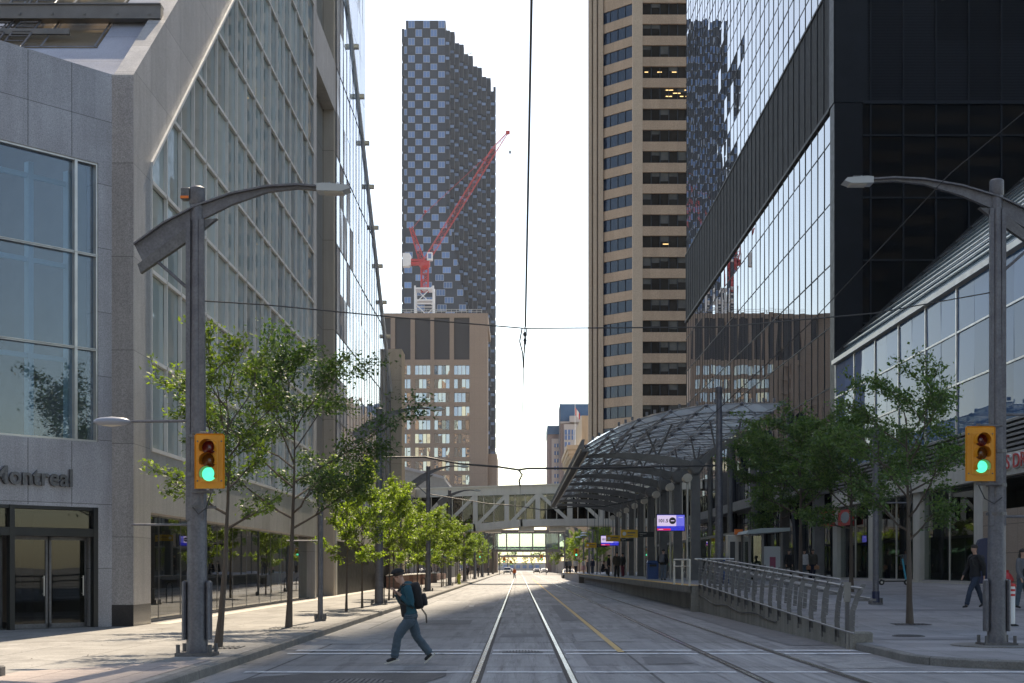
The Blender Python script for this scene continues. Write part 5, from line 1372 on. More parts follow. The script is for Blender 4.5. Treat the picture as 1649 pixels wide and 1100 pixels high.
wire('span_wire', [(LPX, 24.2, gz(484, 24.2)), (-4.3, 24.2, 6.12), (-2, 24.2, 5.9), (.11, 24.2, 5.72), (3.5, 24.9, 5.86), (6.5, 26, 6.3), (RPX, RPY, 6.95)], .011, 'thin span wire strung between the two near signal poles')
t = wire('span_wire', [(-5.6, 57.5, 6.1), (-3.8, 57.5, 6.12), (-2.4, 57.5, 5.85), (-.8, 57.5, 5.72), (0, 57.5, 5.60), (.4, 57.5, 5.66), (2.5, 57.8, 5.68), (8.3, 59.2, 5.9)], .04, 'thick black span cable crossing below the brown office block')
h = MB(); h.tube([(0, 57.5, 5.6), (.15, 57.5, 5.4), (.02, 57.5, 5.15), (.06, 57.5, 4.95)], .035, 6); h.build('insulator', M['cable'], t)
wire('span_wire', [(-5.7, 90, 6.3), (-2, 90, 5.7), (0, 90, 5.55), (1.5, 90, 5.3), (4, 91, 5.55), (5.5, 92, 5.6), (9.6, 95, 6.5)], .03, 'span cable sagging in front of the cream truss bridge')
wire('guy_wire', [(12.5, 20, 12.5), (8.05, 26.5, 9.0), (6.1, 30, 6.75), (4.2, 33.5, 4.9)], .010, 'thin diagonal wire in front of the black tower')

# ================================================================== CRANE
CRY = 470.0
def cxp(p): return gx(p, CRY)
def czp(p): return gz(p, CRY)
CR = thing('tower_crane', (cxp(684), CRY, 0), 'red luffing tower crane in front of the chequered tower', 'crane')
def lattice(mb, p, q, w0, w1, n, r_=.18, br=.1, nrm=(0, 1, 0)):
    p, q = Vector(p), Vector(q); t = (q-p).normalized(); u = Vector(nrm); v = t.cross(u).normalized()
    C = []
    for i in range(n+1):
        f = i/n; w_ = w0+(w1-w0)*f; c = p+(q-p)*f
        C.append([c+u*w_/2*a+v*w_/2*b_ for a, b_ in ((-1, -1), (1, -1), (1, 1), (-1, 1))])
    for k in range(4): mb.tube([C[0][k], C[-1][k]], r_, 5)
    for i in range(n):
        for k in range(4):
            k2 = (k+1) % 4
            mb.tube([C[i][k], C[i+1][k2]] if i % 2 else [C[i][k2], C[i+1][k]], br, 4, cap=False)
            mb.tube([C[i][k], C[i][k2]], br, 4, cap=False)
b = MB(); lattice(b, (cxp(684), CRY, czp(470)), (cxp(684), CRY, czp(432)), 2.2, 2.2, 4, .25, .13); b.build('mast', M['craneR'], CR)
b = MB(); lattice(b, (cxp(684), CRY, 0), (cxp(684), CRY, czp(463)), 6.0, 6.0, 16, .3, .2)
for z in (467, 486): b.box(cxp(684)-3.2, cxp(684)+3.2, CRY-3.2, CRY+3.2, czp(z)-.25, czp(z)+.2)
b.build('support_tower', M['craneW'], CR)
b = MB(); b.lathe((cxp(684), CRY, czp(434)), [(1.0, 0), (1.8, 1), (1.8, 2.2), (1.2, 2.6)], 12); b.box(cxp(676), cxp(692), CRY-1.2, CRY+1.2, czp(428), czp(420)); b.build('slewing_unit', M['craneR'], CR)
b = MB(); lattice(b, (cxp(683), CRY, czp(425)), (cxp(795), CRY, czp(243)), 1.8, 1.7, 22, .09, .045); lattice(b, (cxp(795), CRY, czp(243)), (cxp(818), CRY, czp(213)), 1.7, .4, 4, .09, .04); b.box(cxp(814.5), cxp(821), CRY-.5, CRY+.5, czp(216), czp(211)); b.build('jib', M['craneR'], CR)
b = MB(); lattice(b, (cxp(681), CRY, czp(425)), (cxp(661.5), CRY, czp(366)), 1.9, .9, 8, .17, .08); b.build('a_frame', M['craneR'], CR)
b = MB(); b.tube([(cxp(664), CRY, czp(368)), (cxp(686), CRY, czp(342)), (cxp(796), CRY, czp(240)), (cxp(818), CRY, czp(213))], .07, 5); b.tube([(cxp(686), CRY, czp(342)), (cxp(684), CRY, czp(339))], .4, 6); b.build('jib_rope', M['craneR'], CR)
b = MB(); b.box(cxp(649), cxp(660), CRY-1.5, CRY+1.5, czp(430), czp(409)); b.box(cxp(652), cxp(662), CRY-1.6, CRY+1.6, czp(428), czp(412)); b.build('counterweight', M['craneW'], CR)
b = MB(); b.box(cxp(658), cxp(680), CRY-1, CRY+1, czp(421), czp(418)); b.box(cxp(660), cxp(675), CRY-1.1, CRY+1.1, czp(427), czp(423)); b.build('counter_jib', M['craneR'], CR)
b = MB(); b.bbox(cxp(688), cxp(697), CRY-1.6, CRY-.2, czp(421), czp(408), .15); c_ = b.build('cab', M['craneW'], CR)
b = MB(); b.box(cxp(690), cxp(695), CRY-1.65, CRY-1.61, czp(418), czp(410)); b.build('cab_window', M['tglass'], c_)
b = MB(); b.tube([(cxp(818), CRY, czp(216)), (cxp(821.3), CRY, czp(243))], .045, 4); b.ell((cxp(821.3), CRY, czp(245)), .35, .35, .7, 8, 6); b.build('hook_block', M['black'], CR)
# ================================================================== TREES
def make_tree(seed, H, t0, rad, nleaf, ls, lean=0.0, up=.9, shape=1.0, thick=.085, limbs=11, name='street_tree', label='', leaf='leafA', loc=(0, 0, 0), group=None, flat=.5, bend=0.0):
    """H total height, t0 height of first limb, rad crown radius; returns Empty with trunk and crown"""
    r = random.Random(seed); t = thing(name, loc, label, 'tree', group)
    wood = MB(); seg = []
    # leader
    n = 9; P = []
    for i in range(n+1):
        f = i/n; P.append(Vector((lean*f*H*.25+bend*math.sin(f*math.pi)+r.gauss(0, .02)*H*.15*f, r.gauss(0, .02)*H*.15*f, f*H*.93)))
    wood.tube([tuple(p) for p in P], [thick*(1-.88*(i/n))*(1.25 if i == 0 else 1) for i in range(n+1)], 8)
    tips = []
    def at(f):
        k = min(n-1, int(f*n)); return P[k].lerp(P[k+1], f*n-k)
    def limb(p, d, L, r0, depth):
        m = 5; pts = [p.copy()]; dd = d.copy()
        for i in range(m):
            dd = (dd+Vector((r.gauss(0, .16), r.gauss(0, .16), r.gauss(0, .08)+.05*(1 if depth == 0 else .0)))).normalized()
            pts.append(pts[-1]+dd*L/m)
        wood.tube([tuple(q) for q in pts], [r0*(1-.8*i/m)+.003 for i in range(m+1)], 6 if depth == 0 else 4, cap=False)
        if depth < 2:
            k = 5 if depth == 0 else 4
            for j in range(k):
                f = .3+.7*(j+r.random()*.8)/k; i = min(m-1, int(f*m)); q = pts[i].lerp(pts[i+1], f*m-i)
                a = r.choice((-1, 1))*r.uniform(.5, 1.1); ax = Vector((r.gauss(0, .3), r.gauss(0, .3), 1)).normalized()
                nd = Matrix.Rotation(a, 3, ax) @ dd; nd.z = nd.z*.6+r.gauss(.05, .15); nd.normalize()
                limb(q, nd, L*(.42 if depth == 0 else .5)*r.uniform(.7, 1.2), r0*.4, depth+1)
        if depth >= 1: seg.append((pts, L))
    for i in range(limbs):
        f = (t0/H)+(0.93-t0/H)*((i+r.random()*.7)/limbs)**1.0*.97
        p = at(min(.98, f/.93 if f < .93 else .98)) if False else at(min(.99, f/.93))
        h = (p.z-t0)/(H-t0)
        env = rad*(math.sin(math.pi*min(1, .24+.72*h**.9)))**.8*shape
        az = i*2.4+r.random()*.8
        el = up*(.45+.75*h)
        d = Vector((math.cos(az)*math.cos(el), math.sin(az)*math.cos(el), math.sin(el)))
        limb(p, d, max(.3, env/math.cos(min(el, 1.1))*r.uniform(.8, 1.12)), thick*.42*(1-.6*h), 0)
    # leaves
    g = np.random.default_rng(seed); tot = sum(L for _, L in seg); V = []
    centers = []; dirs = []
    for pts, L in seg:
        k = max(2, int(nleaf*L/tot))
        f = g.random(k)**.7*.95+.05
        A = np.array([tuple(q) for q in pts]); idx = np.minimum((f*5).astype(int), 4); fr_ = (f*5-idx)[:, None]
        c = A[idx]*(1-fr_)+A[np.minimum(idx+1, 5)]*fr_
        c += g.normal(0, 1, (k, 3))*np.array([.085, .085, .05])*rad/1.3
        centers.append(c); d_ = np.array(tuple(pts[-1]-pts[0])); dirs.append(np.repeat((d_/np.linalg.norm(d_))[None], k, 0))
    C = np.concatenate(centers); D = np.concatenate(dirs); n_ = len(C)
    D = D+g.normal(0, .7, (n_, 3)); D[:, 2] -= .25; D /= np.linalg.norm(D, axis=1)[:, None]
    N_ = np.stack([g.normal(0, flat, n_), g.normal(0, flat, n_), np.ones(n_)], 1)
    Sd = np.cross(D, N_); Sd /= np.linalg.norm(Sd, axis=1)[:, None]+1e-9; U = np.cross(Sd, D)
    l = (ls*(.6+.8*g.random(n_)))[:, None]; wd = l*.30
    zs_ = H/np.percentile(C[:, 2], 99.2); xs_ = rad/np.percentile(np.hypot(C[:, 0], C[:, 1]), 96)
    C = C*np.array([xs_, xs_, zs_])
    tr = MB(); tr.v = [(p[0]*(xs_ if (math.hypot(p[0], p[1]) > .35) else 1+(xs_-1)*math.hypot(p[0], p[1])/.35), p[1]*(xs_ if (math.hypot(p[0], p[1]) > .35) else 1+(xs_-1)*math.hypot(p[0], p[1])/.35), p[2]*zs_) for p in wood.v]; tr.f = wood.f; tr.mi = wood.mi
    C[:, :2] *= np.where(np.hypot(C[:, 0], C[:, 1])/xs_ > .35, 1, (1+(xs_-1)*np.hypot(C[:, 0], C[:, 1])/xs_/.35)/xs_)[:, None]
    o = tr.build('trunk', M['bark'], None, smooth=True); o.parent = t
    v0 = C; v1 = C+D*l*.45+Sd*wd+U*l*.08; v2 = C+D*l; v3 = C+D*l*.45-Sd*wd+U*l*.08
    Vv = np.stack([v0, v1, v2, v3], 1).reshape(-1, 3).astype(np.float32)
    me = bpy.data.meshes.new('crown'); me.vertices.add(4*n_); me.vertices.foreach_set('co', Vv.ravel())
    me.loops.add(4*n_); me.loops.foreach_set('vertex_index', np.arange(4*n_, dtype=np.int32))
    me.polygons.add(n_); me.polygons.foreach_set('loop_start', np.arange(0, 4*n_, 4, dtype=np.int32)); me.polygons.foreach_set('loop_total', np.full(n_, 4, np.int32))
    me.update(calc_edges=True); me.validate()
    link_mesh('crown', me, M[leaf], t)
    return t
GL = 'street trees along the left pavement'; GR = 'trees on the right hand plaza'
make_tree(11, 6.0, 2.5, 1.4, 5200, .085, .10, .95, thick=.075, label='slender tree with pale yellow green leaves just behind the left signal pole', leaf='leafA', loc=(-5.62, 26.6, .15), group=GL, limbs=11, bend=.12)
make_tree(23, 7.1, 2.75, 2.8, 15500, .10, .12, .7, flat=.35, thick=.085, label='larger dark green tree with layered branches, second on the left pavement', leaf='leafC', loc=(-5.72, 35.4, .15), group=GL, limbs=13)
sd = [make_tree(31, 5.15, 1.75, 1.2, 7500, .10, .05, .95, thick=.045, label='first of the bright green young trees, right of the slim grey post', leaf='leafB', loc=(-5.86, 48.4, .15), group=GL, limbs=14, shape=1.05),
      make_tree(37, 5.3, 1.8, 1.25, 7500, .10, .0, 1.0, thick=.045, label='second bright green young tree, directly left of the second tall pole', leaf='leafB', loc=(-5.75, 52.3, .15), group=GL, limbs=14)]
ords = ['third', 'fourth', 'fifth', 'sixth', 'seventh', 'eighth', 'ninth', 'tenth', 'eleventh', 'twelfth', 'thirteenth', 'fourteenth', 'fifteenth', 'sixteenth', 'seventeenth', 'eighteenth', 'nineteenth', 'twentieth']
yl = [64.8, 70, 78.5, 83, 95, 101, 109, 116, 126, 134, 143, 155, 168, 182, 198, 220, 245, 275]
for i, y in enumerate(yl):
    dup(sd[i % 2], (-5.9-.25*(i % 3)-(0 if y < 160 else .3), y, .15), ords[i]+' green street tree of the left row, counting from the viewer', rz=i*1.7, sc=(1.0+.12*math.sin(i*2.1)+(0.15 if i > 8 else 0)))
make_tree(53, 6.5, 2.35, 2.0, 10500, .095, -.05, .85, thick=.085, label='dark green tree in front of the atrium, nearest the viewer on the right', leaf='leafD', loc=(9.85, 35.8, wz(35.8)), group=GR, limbs=12, flat=.8)
r2 = make_tree(59, 7.3, 2.9, 2.5, 13500, .125, .0, .8, thick=.10, label='broad dark tree behind the ramp railing, left of its neighbours', leaf='leafD', loc=(11.7, 59, HP), group=GR, limbs=12, flat=.8)
dup(r2, (11.7, 50, wz(50)), 'dark green tree behind the foot of the ramp railing, between two others', rz=2.2, sc=.86)
dup(r2, (12.9, 70, HP), 'dark tree beside the canopy rear columns', rz=1.1, sc=1.0)
for i, (x, y) in enumerate(((9.5, 165), (10.5, 185), (9.0, 210), (10, 240), (10, 280), (9.5, 345), (10, 400))):
    q = dup(sd[i % 2], (x, y, .15), ['first', 'second', 'third', 'fourth', 'fifth', 'sixth', 'seventh'][i]+' distant tree on the right beyond the station platform', rz=i*2.2, sc=1.35, group='distant trees on the right')
for i, (x, y) in enumerate(((-8.5, 320), (-8, 370), (-8.5, 430), (-8, 500))):
    dup(sd[i % 2], (x, y, .15), ['nearest', 'second', 'third', 'farthest'][i]+' of the distant trees on the left past the glass footbridge', rz=i*2.2, sc=1.5, group='distant trees on the left')
# dark tree grates
for x, y, z, l_ in ((-5.62, 26.6, .15, 'pale tree on the left corner'), (-5.72, 35.4, .15, 'larger dark tree on the left'), (9.85, 35.8, wz(35.8), 'nearest tree on the right')):
    t = thing('tree_grate', (x, y, z), 'dark square iron grate around the '+l_, 'tree grate'); h = MB()
    for i in range(9): h.box(x-.42+i*.1, x-.37+i*.1, y-.42, y+.42, z+.002, z+.016)
    h.build('grate', M['iron'], t)

# ================================================================== PEOPLE
def skin(name, joints, edges, mat, parent, sub=2, off=(0, 0, 0)):
    me = bpy.data.meshes.new(name); keys = list(joints)
    me.from_pydata([Vector(joints[k][0])+Vector(off) for k in keys], [(keys.index(a), keys.index(b_)) for a, b_ in edges], [])
    o = bpy.data.objects.new(name, me); COL.objects.link(o)
    m = o.modifiers.new('s', 'SKIN'); m.use_smooth_shade = True; m.branch_smoothing = .3
    lay = me.skin_vertices[0].data
    for i, k in enumerate(keys):
        rr = joints[k][1]; lay[i].radius = rr if isinstance(rr, tuple) else (rr, rr); lay[i].use_root = (i == 0)
    s = o.modifiers.new('d', 'SUBSURF'); s.levels = sub; s.render_levels = sub
    bpy.context.view_layer.update()
    m2 = bpy.data.meshes.new_from_object(o.evaluated_get(bpy.context.evaluated_depsgraph_get()))
    bpy.data.objects.remove(o); bpy.data.meshes.remove(me)
    m2.name = name; m2.materials.clear()
    for pz in m2.polygons: pz.use_smooth = True
    return link_mesh(name, m2, mat, parent)
def clothmat(nm, c, c2=None):
    return mk(nm, c, .85, col2=c2 or tuple(v*.7 for v in c), vs=7, obj=True, bump=.5, bs=25, fine=.08, fs=60)
def fmat(nm, c):
    return bpy.data.materials.get(nm) or clothmat(nm, c)
def person(loc, rz, label, J, top, bottom, shoes='dark', hat=None, pack=None, hair_len=0, bag=None, coat=1.0, skirt=False, fingers=False, group=None, sub=2, tint='', longsleeve=True, undershirt=None):
    """J joints in local space, facing -Y, x to the person's left"""
    t = thing('person', loc, label, 'person', group, rz)
    V_ = {k: Vector(v) for k, v in J.items()}
    bj, be = {}, []
    def A(n, p, r_): bj[n] = (p, r_)
    A('pel', V_['pelvis'], (.10, .08)); A('bel', V_['pelvis'].lerp(V_['chest'], .5), (.09, .07)); A('che', V_['chest'], (.11, .08)); A('nb', V_['neck'], .06)
    hd = V_['head']; ndir = (hd-V_['neck']).normalized(); fwd = Vector(J.get('face', (0, -1, 0))); fwd = Vector(fwd).normalized()
    A('ns', V_['neck'].lerp(hd, .4), .05); A('hl', hd+ndir*-.05+fwd*.022, (.074, .080)); A('hm', hd+ndir*.03, (.088, .098)); A('ht', hd+ndir*.10-fwd*.005, (.066, .078))
    be += [('pel', 'bel'), ('bel', 'che'), ('che', 'nb'), ('nb', 'ns'), ('ns', 'hl'), ('hl', 'hm'), ('hm', 'ht')]
    if fingers:
        A('nose', hd+fwd*.10-ndir*.005, .012); be.append(('hm', 'nose'))
        A('chin', hd+fwd*.065-ndir*.085, .026); be.append(('hl', 'chin'))
    for s in 'LR':
        A('sh'+s, V_['sh'+s], .05); A('el'+s, V_['el'+s], .036); A('wr'+s, V_['wr'+s], .026); A('ha'+s, V_['ha'+s], (.034, .02))
        be += [('che', 'sh'+s), ('sh'+s, 'el'+s), ('el'+s, 'wr'+s), ('wr'+s, 'ha'+s)]
        A('hi'+s, V_['hi'+s], .07); A('kn'+s, V_['kn'+s], .055); A('an'+s, V_['an'+s], .035)
        be += [('pel', 'hi'+s), ('hi'+s, 'kn'+s), ('kn'+s, 'an'+s)]
        d_ = (V_['ha'+s]-V_['wr'+s]).normalized(); sd_ = d_.cross(fwd).normalized() if d_.cross(fwd).length > .1 else Vector((1, 0, 0)); pn = sd_.cross(d_)
        if fingers:
            for q in range(4):
                o_ = sd_*(-.027+.018*q); L = (.062, .072, .066, .05)[q]
                A(f'f{s}{q}a', V_['ha'+s]+o_+d_*.028, .0095); A(f'f{s}{q}b', V_['ha'+s]+o_*1.1+d_*(.028+L*.45)+pn*.012, .0085); A(f'f{s}{q}c', V_['ha'+s]+o_*1.05+d_*(.028+L*.55)+pn*.04, .007)
                be += [('ha'+s, f'f{s}{q}a'), (f'f{s}{q}a', f'f{s}{q}b'), (f'f{s}{q}b', f'f{s}{q}c')]
            A(f't{s}a', V_['wr'+s].lerp(V_['ha'+s], .6)+sd_*.036, .011); A(f't{s}b', V_['ha'+s]+sd_*.045+d_*.025+pn*.012, .009); be += [('ha'+s, f't{s}a'), (f't{s}a', f't{s}b')]
        else:
            A('fg'+s, V_['ha'+s]+d_*.06, (.026, .012)); be.append(('ha'+s, 'fg'+s))
    skin('body', bj, be, M['skin'], t, sub)
    # ears and hair
    c = MB(); up_ = ndir; sdv = up_.cross(fwd).normalized()
    q = hd+up_*.045-fwd*.012
    c.ell((0, .008, .005), .094, .104, .095, 14, 8, zmin=-.35)
    if hair_len: c.ell((0, .045, -.02-hair_len/2), .08, .06, .07+hair_len/2, 12, 8)
    Mx = Matrix((sdv, -fwd, up_)).transposed()
    c.v = [tuple(Mx @ Vector(p)+q) for p in c.v]
    wl = Matrix.Translation(t.location)  # builder expects world coordinates
    def put(mb, nm, mat, par, smooth=True):
        mb.v = [tuple(Vector(p)+Vector(loc)) for p in mb.v]; return mb.build(nm, mat, par, smooth=smooth)
    put(c, 'hair', M['hair'], t)
    if fingers:
        for s_ in (-1, 1):
            e = MB(); e.ell(tuple(hd+sdv*s_*.030+fwd*.083+ndir*.012), .012, .009, .007, 8, 6); put(e, 'eye', M['black'], t)
            e = MB(); e.ell(tuple(hd+sdv*s_*.079+fwd*.0), .012, .02, .032, 8, 6); put(e, 'ear', M['skin'], t)
        e = MB(); e.ell(tuple(hd+fwd*.085-ndir*.052), .022, .008, .005, 8, 4); put(e, 'mouth', fmat('lips', (.35, .12, .1)), t)
    if hat:
        c = MB(); c.ell((0, .005, .02), .102, .118, .088, 18, 12, zmin=-.15); c.extr([(-.08, -.06), (.08, -.06), (.075, -.15), (.045, -.185), (-.045, -.185), (-.075, -.15)], 'z', .0, .014)
        c.v = [tuple(Mx @ Vector(p)+q+up_*.012) for p in c.v]; put(c, 'cap', hat, t)
    # top
    k = coat; Z = Vector((0, 0, 1)); side = (V_['shL']-V_['shR']).normalized()
    def torso(rings_, mb):
        P0_, P1_, P2_ = V_['pelvis'], V_['chest'], V_['neck']; sp = (P1_-P0_).normalized(); fw = side.cross(sp).normalized()
        fw = fw if fw.dot(fwd) > 0 else -fw; out = []
        for f, rx, ry, of in rings_:
            c = P0_.lerp(P1_, f) if f <= 1 else P1_.lerp(P2_, f-1)
            out.append((c+fw*of, side*rx, fw*ry))
        mb.loft(out, 18)
    c = MB(); lo = -.32 if k > 1.05 else (-.20 if k >= .95 else -.02)
    hemz = 0
    torso([(lo, .185*k, .135*k, 0), (lo+.03, .195*k, .145*k, 0), (.15, .178*k, .130*k, 0), (.45, .168*k, .122*k, 0), (.8, .182*k, .13*k, .0), (1.1, .19*k, .125*k, 0), (1.4, .175*k, .11*k, 0), (1.62, .13*k, .092*k, .0), (1.8, .075, .07, .0), (1.98, .07, .068, .01)], c)
    for s in 'LR':
        ps = [(V_['sh'+s].lerp(V_['chest'], .25), .075*k), (V_['sh'+s], .076*k), (V_['el'+s], .068*k)]
        if longsleeve: ps.append((V_['el'+s].lerp(V_['wr'+s], .97), .054*k))
        c.limb(ps, 12, .04, 3)
    put(c, 'jacket' if k >= .85 else 'shirt', top, t)
    if fingers:
        c = MB(); q_ = V_['neck']-fwd*.075+Vector((0, 0, .0)); c.ell(tuple(q_), .085, .10, .055, 14, 8); put(c, 'hood', top, t)
    if undershirt:
        c = MB(); torso([(-.12, .15, .13, .02), (.2, .15, .135, .02), (.6, .14, .13, .025), (.95, .10, .115, .03), (1.3, .06, .09, .03)], c)
        put(c, 'undershirt', undershirt, t)
    # bottom
    if skirt:
        P_ = V_['pelvis']; c = MB(); kz = min(V_['knL'].z, V_['knR'].z)+.05
        c.lathe((P_.x, P_.y, 0), [(.16, P_.z+.04), (.21, P_.z-.08), (.25, (P_.z+kz)/2), (.28, kz-.1)], 14); put(c, 'skirt', bottom, t)
    else:
        c = MB(); torso([(.22, .148, .11, 0), (.0, .158, .125, 0), (-.2, .165, .13, 0), (-.34, .12, .10, 0)], c)
        for s in 'LR':
            h0, k0, a0 = V_['hi'+s], V_['kn'+s], V_['an'+s]
            c.limb([(h0+Z*.05, .095), (h0-Z*.06, .103), (h0.lerp(k0, .55), .092), (k0, .074), (k0.lerp(a0, .5), .071), (k0.lerp(a0, .96), .068)], 12, .045, 5)
        put(c, 'trousers', bottom, t)
    for s in 'LR':
        a = V_['an'+s]; td = (V_['to'+s]-a); td_h = td.normalized()
        sm = M['black'] if shoes == 'dark' else shoes
        sj = {'h': (a+td*-.28+Vector((0, 0, -.035)), (.036, .036)), 'a': (a+Vector((0, 0, -.015)), (.045, .045)), 'm': (a.lerp(V_['to'+s], .55), (.044, .034)), 't': (V_['to'+s], (.04, .026))}
        sh = skin('shoe', sj, [('h', 'a'), ('a', 'm'), ('m', 't')], sm, t, sub)
        if fingers:
            n2 = td_h.cross(Vector((1, 0, 0)) if abs(td_h.x) < .9 else Vector((0, 1, 0))).normalized()
            side = Vector(J['side']).normalized(); dn = side.cross(td_h).normalized(); dn = dn if dn.z < 0 else -dn
            c = MB(); p0, p1 = a+td*-.5, V_['to'+s]+td_h*.035; 
            vs = []
            for p_ in (p0, p1):
                for w_ in (-.045, .045):
                    for h_ in (.028, .052): vs.append(tuple(p_+side*w_+dn*h_))
            c.add(vs, [(0, 1, 3, 2), (4, 6, 7, 5), (0, 4, 5, 1), (2, 3, 7, 6), (1, 5, 7, 3), (0, 2, 6, 4)]); put(c, 'sole', M['cream'], sh, False)
    if pack:
        bk = -fwd; C_ = V_['chest']+bk*.17+Vector((0, 0, -.05)); c = MB()
        c.sell((0, 0, 0), .145, .085, .235, .45); c.sell((0, .10, -.09), .115, .05, .11, .5)
        tilt = (V_['neck']-V_['pelvis']).normalized(); sv = tilt.cross(bk).normalized(); bk2 = sv.cross(tilt).normalized(); MM = Matrix((sv, bk2, tilt)).transposed()
        c.v = [tuple(MM @ Vector(p)+C_) for p in c.v]; p_ = put(c, 'backpack', pack, t)
        c = MB()
        for s_ in (-1, 1): c.tube([tuple(MM @ Vector((s_*.1, -.05, .2))+C_), tuple(MM @ Vector((s_*.115, -.19, .24))+C_), tuple(MM @ Vector((s_*.12, -.33, .12))+C_), tuple(MM @ Vector((s_*.13, -.30, -.05))+C_), tuple(MM @ Vector((s_*.14, -.1, -.2))+C_)], .016, 6)
        if fingers:
            for s_ in (-1, 1): c.tube([tuple(MM @ Vector((s_*.1, .02, -.22))+C_), tuple(MM @ Vector((s_*.11, .09, -.3))+C_+Vector((0, 0, -.06))), tuple(MM @ Vector((s_*.1, .10, -.3))+C_+Vector((0, 0, -.2)))], .007, 5)
        put(c, 'strap', M['black'], p_)
    if bag:
        c = MB(); h_ = V_['haL']; c.bbox(h_.x-.14, h_.x+.14, h_.y-.07, h_.y+.07, h_.z-.22, h_.z+.0, .03); put(c, 'handbag', bag, t, False)
    return t
def pose(H=1.75, walk=0.0, arms='down', sit=False, side=0):
    k = H/1.75; J = {}
    J['pelvis'] = (0, 0, .95*k); J['chest'] = (0, .0, 1.30*k); J['neck'] = (0, .0, 1.49*k); J['head'] = (0, -.02, 1.635*k)
    for s, sg in (('L', 1), ('R', -1)):
        w_ = walk*sg
        J['sh'+s] = (.18*sg*k, .0, 1.42*k); J['hi'+s] = (.085*sg*k, 0, .90*k)
        J['kn'+s] = (.09*sg*k, -w_*.6-.02, .50*k); J['an'+s] = (.09*sg*k, -w_, .09*k+max(0, -w_)*.14); J['to'+s] = (.10*sg*k, -w_-.14, .045*k)
        if arms == 'down': J['el'+s] = (.23*sg*k, .03+w_*.3, 1.14*k); J['wr'+s] = (.23*sg*k, -.04+w_*.55, .90*k); J['ha'+s] = (.23*sg*k, -.06+w_*.6, .83*k)
        elif arms == 'front': J['el'+s] = (.25*sg*k, .0, 1.15*k); J['wr'+s] = (.10*sg*k, -.22, 1.18*k); J['ha'+s] = (.05*sg*k, -.26, 1.2*k)
        elif arms == 'pocket': J['el'+s] = (.27*sg*k, .06, 1.14*k); J['wr'+s] = (.19*sg*k, -.06, .97*k); J['ha'+s] = (.17*sg*k, -.09, .92*k)
    if sit:
        d = .47*k
        for n in list(J): x, y, z = J[n]; J[n] = (x, y, z-d)
        for s, sg in (('L', 1), ('R', -1)):
            J['kn'+s] = (.12*sg, -.42, .52); J['an'+s] = (.12*sg, -.44, .10); J['to'+s] = (.12*sg, -.58, .045); J['wr'+s] = (.12*sg, -.26, .66); J['ha'+s] = (.1*sg, -.32, .62)
        J['chest'] = (0, -.05, .83); J['neck'] = (0, -.1, 1.02); J['head'] = (0, -.14, 1.16)
        for s, sg in (('L', 1), ('R', -1)): J['sh'+s] = (.17*sg, -.07, .95); J['el'+s] = (.22*sg, -.12, .72)
    return J
C_ = {n: fmat('cloth '+n, c) for n, c in {'teal': (.008, .075, .105), 'jeans': (.07, .105, .135), 'black': (.012, .012, .014), 'navy': (.015, .02, .045), 'grey': (.15, .15, .16), 'white': (.6, .58, .56), 'pink': (.5, .3, .32),
      'maroon': (.14, .02, .045), 'olive': (.07, .06, .045), 'greyjeans': (.14, .17, .21), 'orange': (.7, .14, .03), 'tan': (.45, .22, .12), 'char': (.035, .035, .04), 'darkjeans': (.025, .04, .07)}.items()}
# main pedestrian, walking to the left (-X) and hunched over, gripping backpack straps
# local frame here is world aligned: facing -X
J = {'pelvis': (.06, 0, .86), 'chest': (.02, 0, 1.17), 'neck': (-.045, 0, 1.345), 'head': (-.125, 0, 1.485), 'face': (-1, 0, -.30), 'side': (0, 1, 0),
     'shL': (.035, -.175, 1.285), 'elL': (.095, -.235, 1.03), 'wrL': (-.075, -.15, 1.165), 'haL': (-.135, -.125, 1.215),
     'shR': (.01, .175, 1.29), 'elR': (-.09, .25, 1.04), 'wrR': (-.19, .17, 1.20), 'haR': (-.225, .145, 1.255),
     'hiL': (.05, -.085, .80), 'knL': (-.145, -.10, .455), 'anL': (-.205, -.09, .095), 'toL': (-.345, -.09, .048),
     'hiR': (.07, .085, .80), 'knR': (.17, .09, .46), 'anR': (.405, .09, .155), 'toR': (.30, .09, .055)}
person((-1.92, 24.4, 0), 0, 'man in black cap and teal jacket crossing the road, gripping his backpack straps', J, C_['teal'], C_['jeans'], shoes=C_['char'], hat=C_['black'], pack=C_['black'], fingers=True, sub=3, undershirt=C_['black'], coat=.9)
P_ = lambda px, Y: (gx(px, Y), Y)
def who(px, Y, z, rz, H, label, top, bot, **kw):
    x, y = P_(px, Y); pk = {k: kw.pop(k) for k in ('walk', 'arms', 'sit') if k in kw}
    return person((x, y, z), R(rz), label, pose(H, **pk), C_[top], C_[bot], sub=1, **kw)
who(1570, 41.5, wz(41.5), -75, 1.86, 'man in dark jacket and jeans striding left behind the right signal pole', 'black', 'darkjeans', walk=.34, pack=C_['char'])
who(1646, 41.2, wz(41.2), 40, 1.74, 'person in pale grey jacket and black top at the right edge', 'grey', 'jeans', walk=.12, hair_len=.18, undershirt=C_['black'])
GP = 'people waiting on the station platform'
who(1068, 76.3, HP, 150, 1.66, 'person with black jacket and grey jeans standing right of the blue platform bin', 'black', 'greyjeans', arms='pocket', pack=C_['grey'], group=GP)
who(993, 96, HP, 20, 1.72, 'person in long olive coat near the platform edge beyond the blue bin', 'olive', 'black', walk=.08, coat=1.15, group=GP)
who(1003, 104, HP, -60, 1.74, 'person in black coat and maroon trousers on the platform', 'black', 'maroon', coat=1.1, group=GP)
who(980, 114, HP, 80, 1.7, 'person in all black clothing standing left of the maroon trousers', 'black', 'char', coat=1.1, group=GP)
who(970, 133, HP, 70, 1.7, 'figure seated in black leaning forward on the platform', 'black', 'char', sit=True, group=GP)
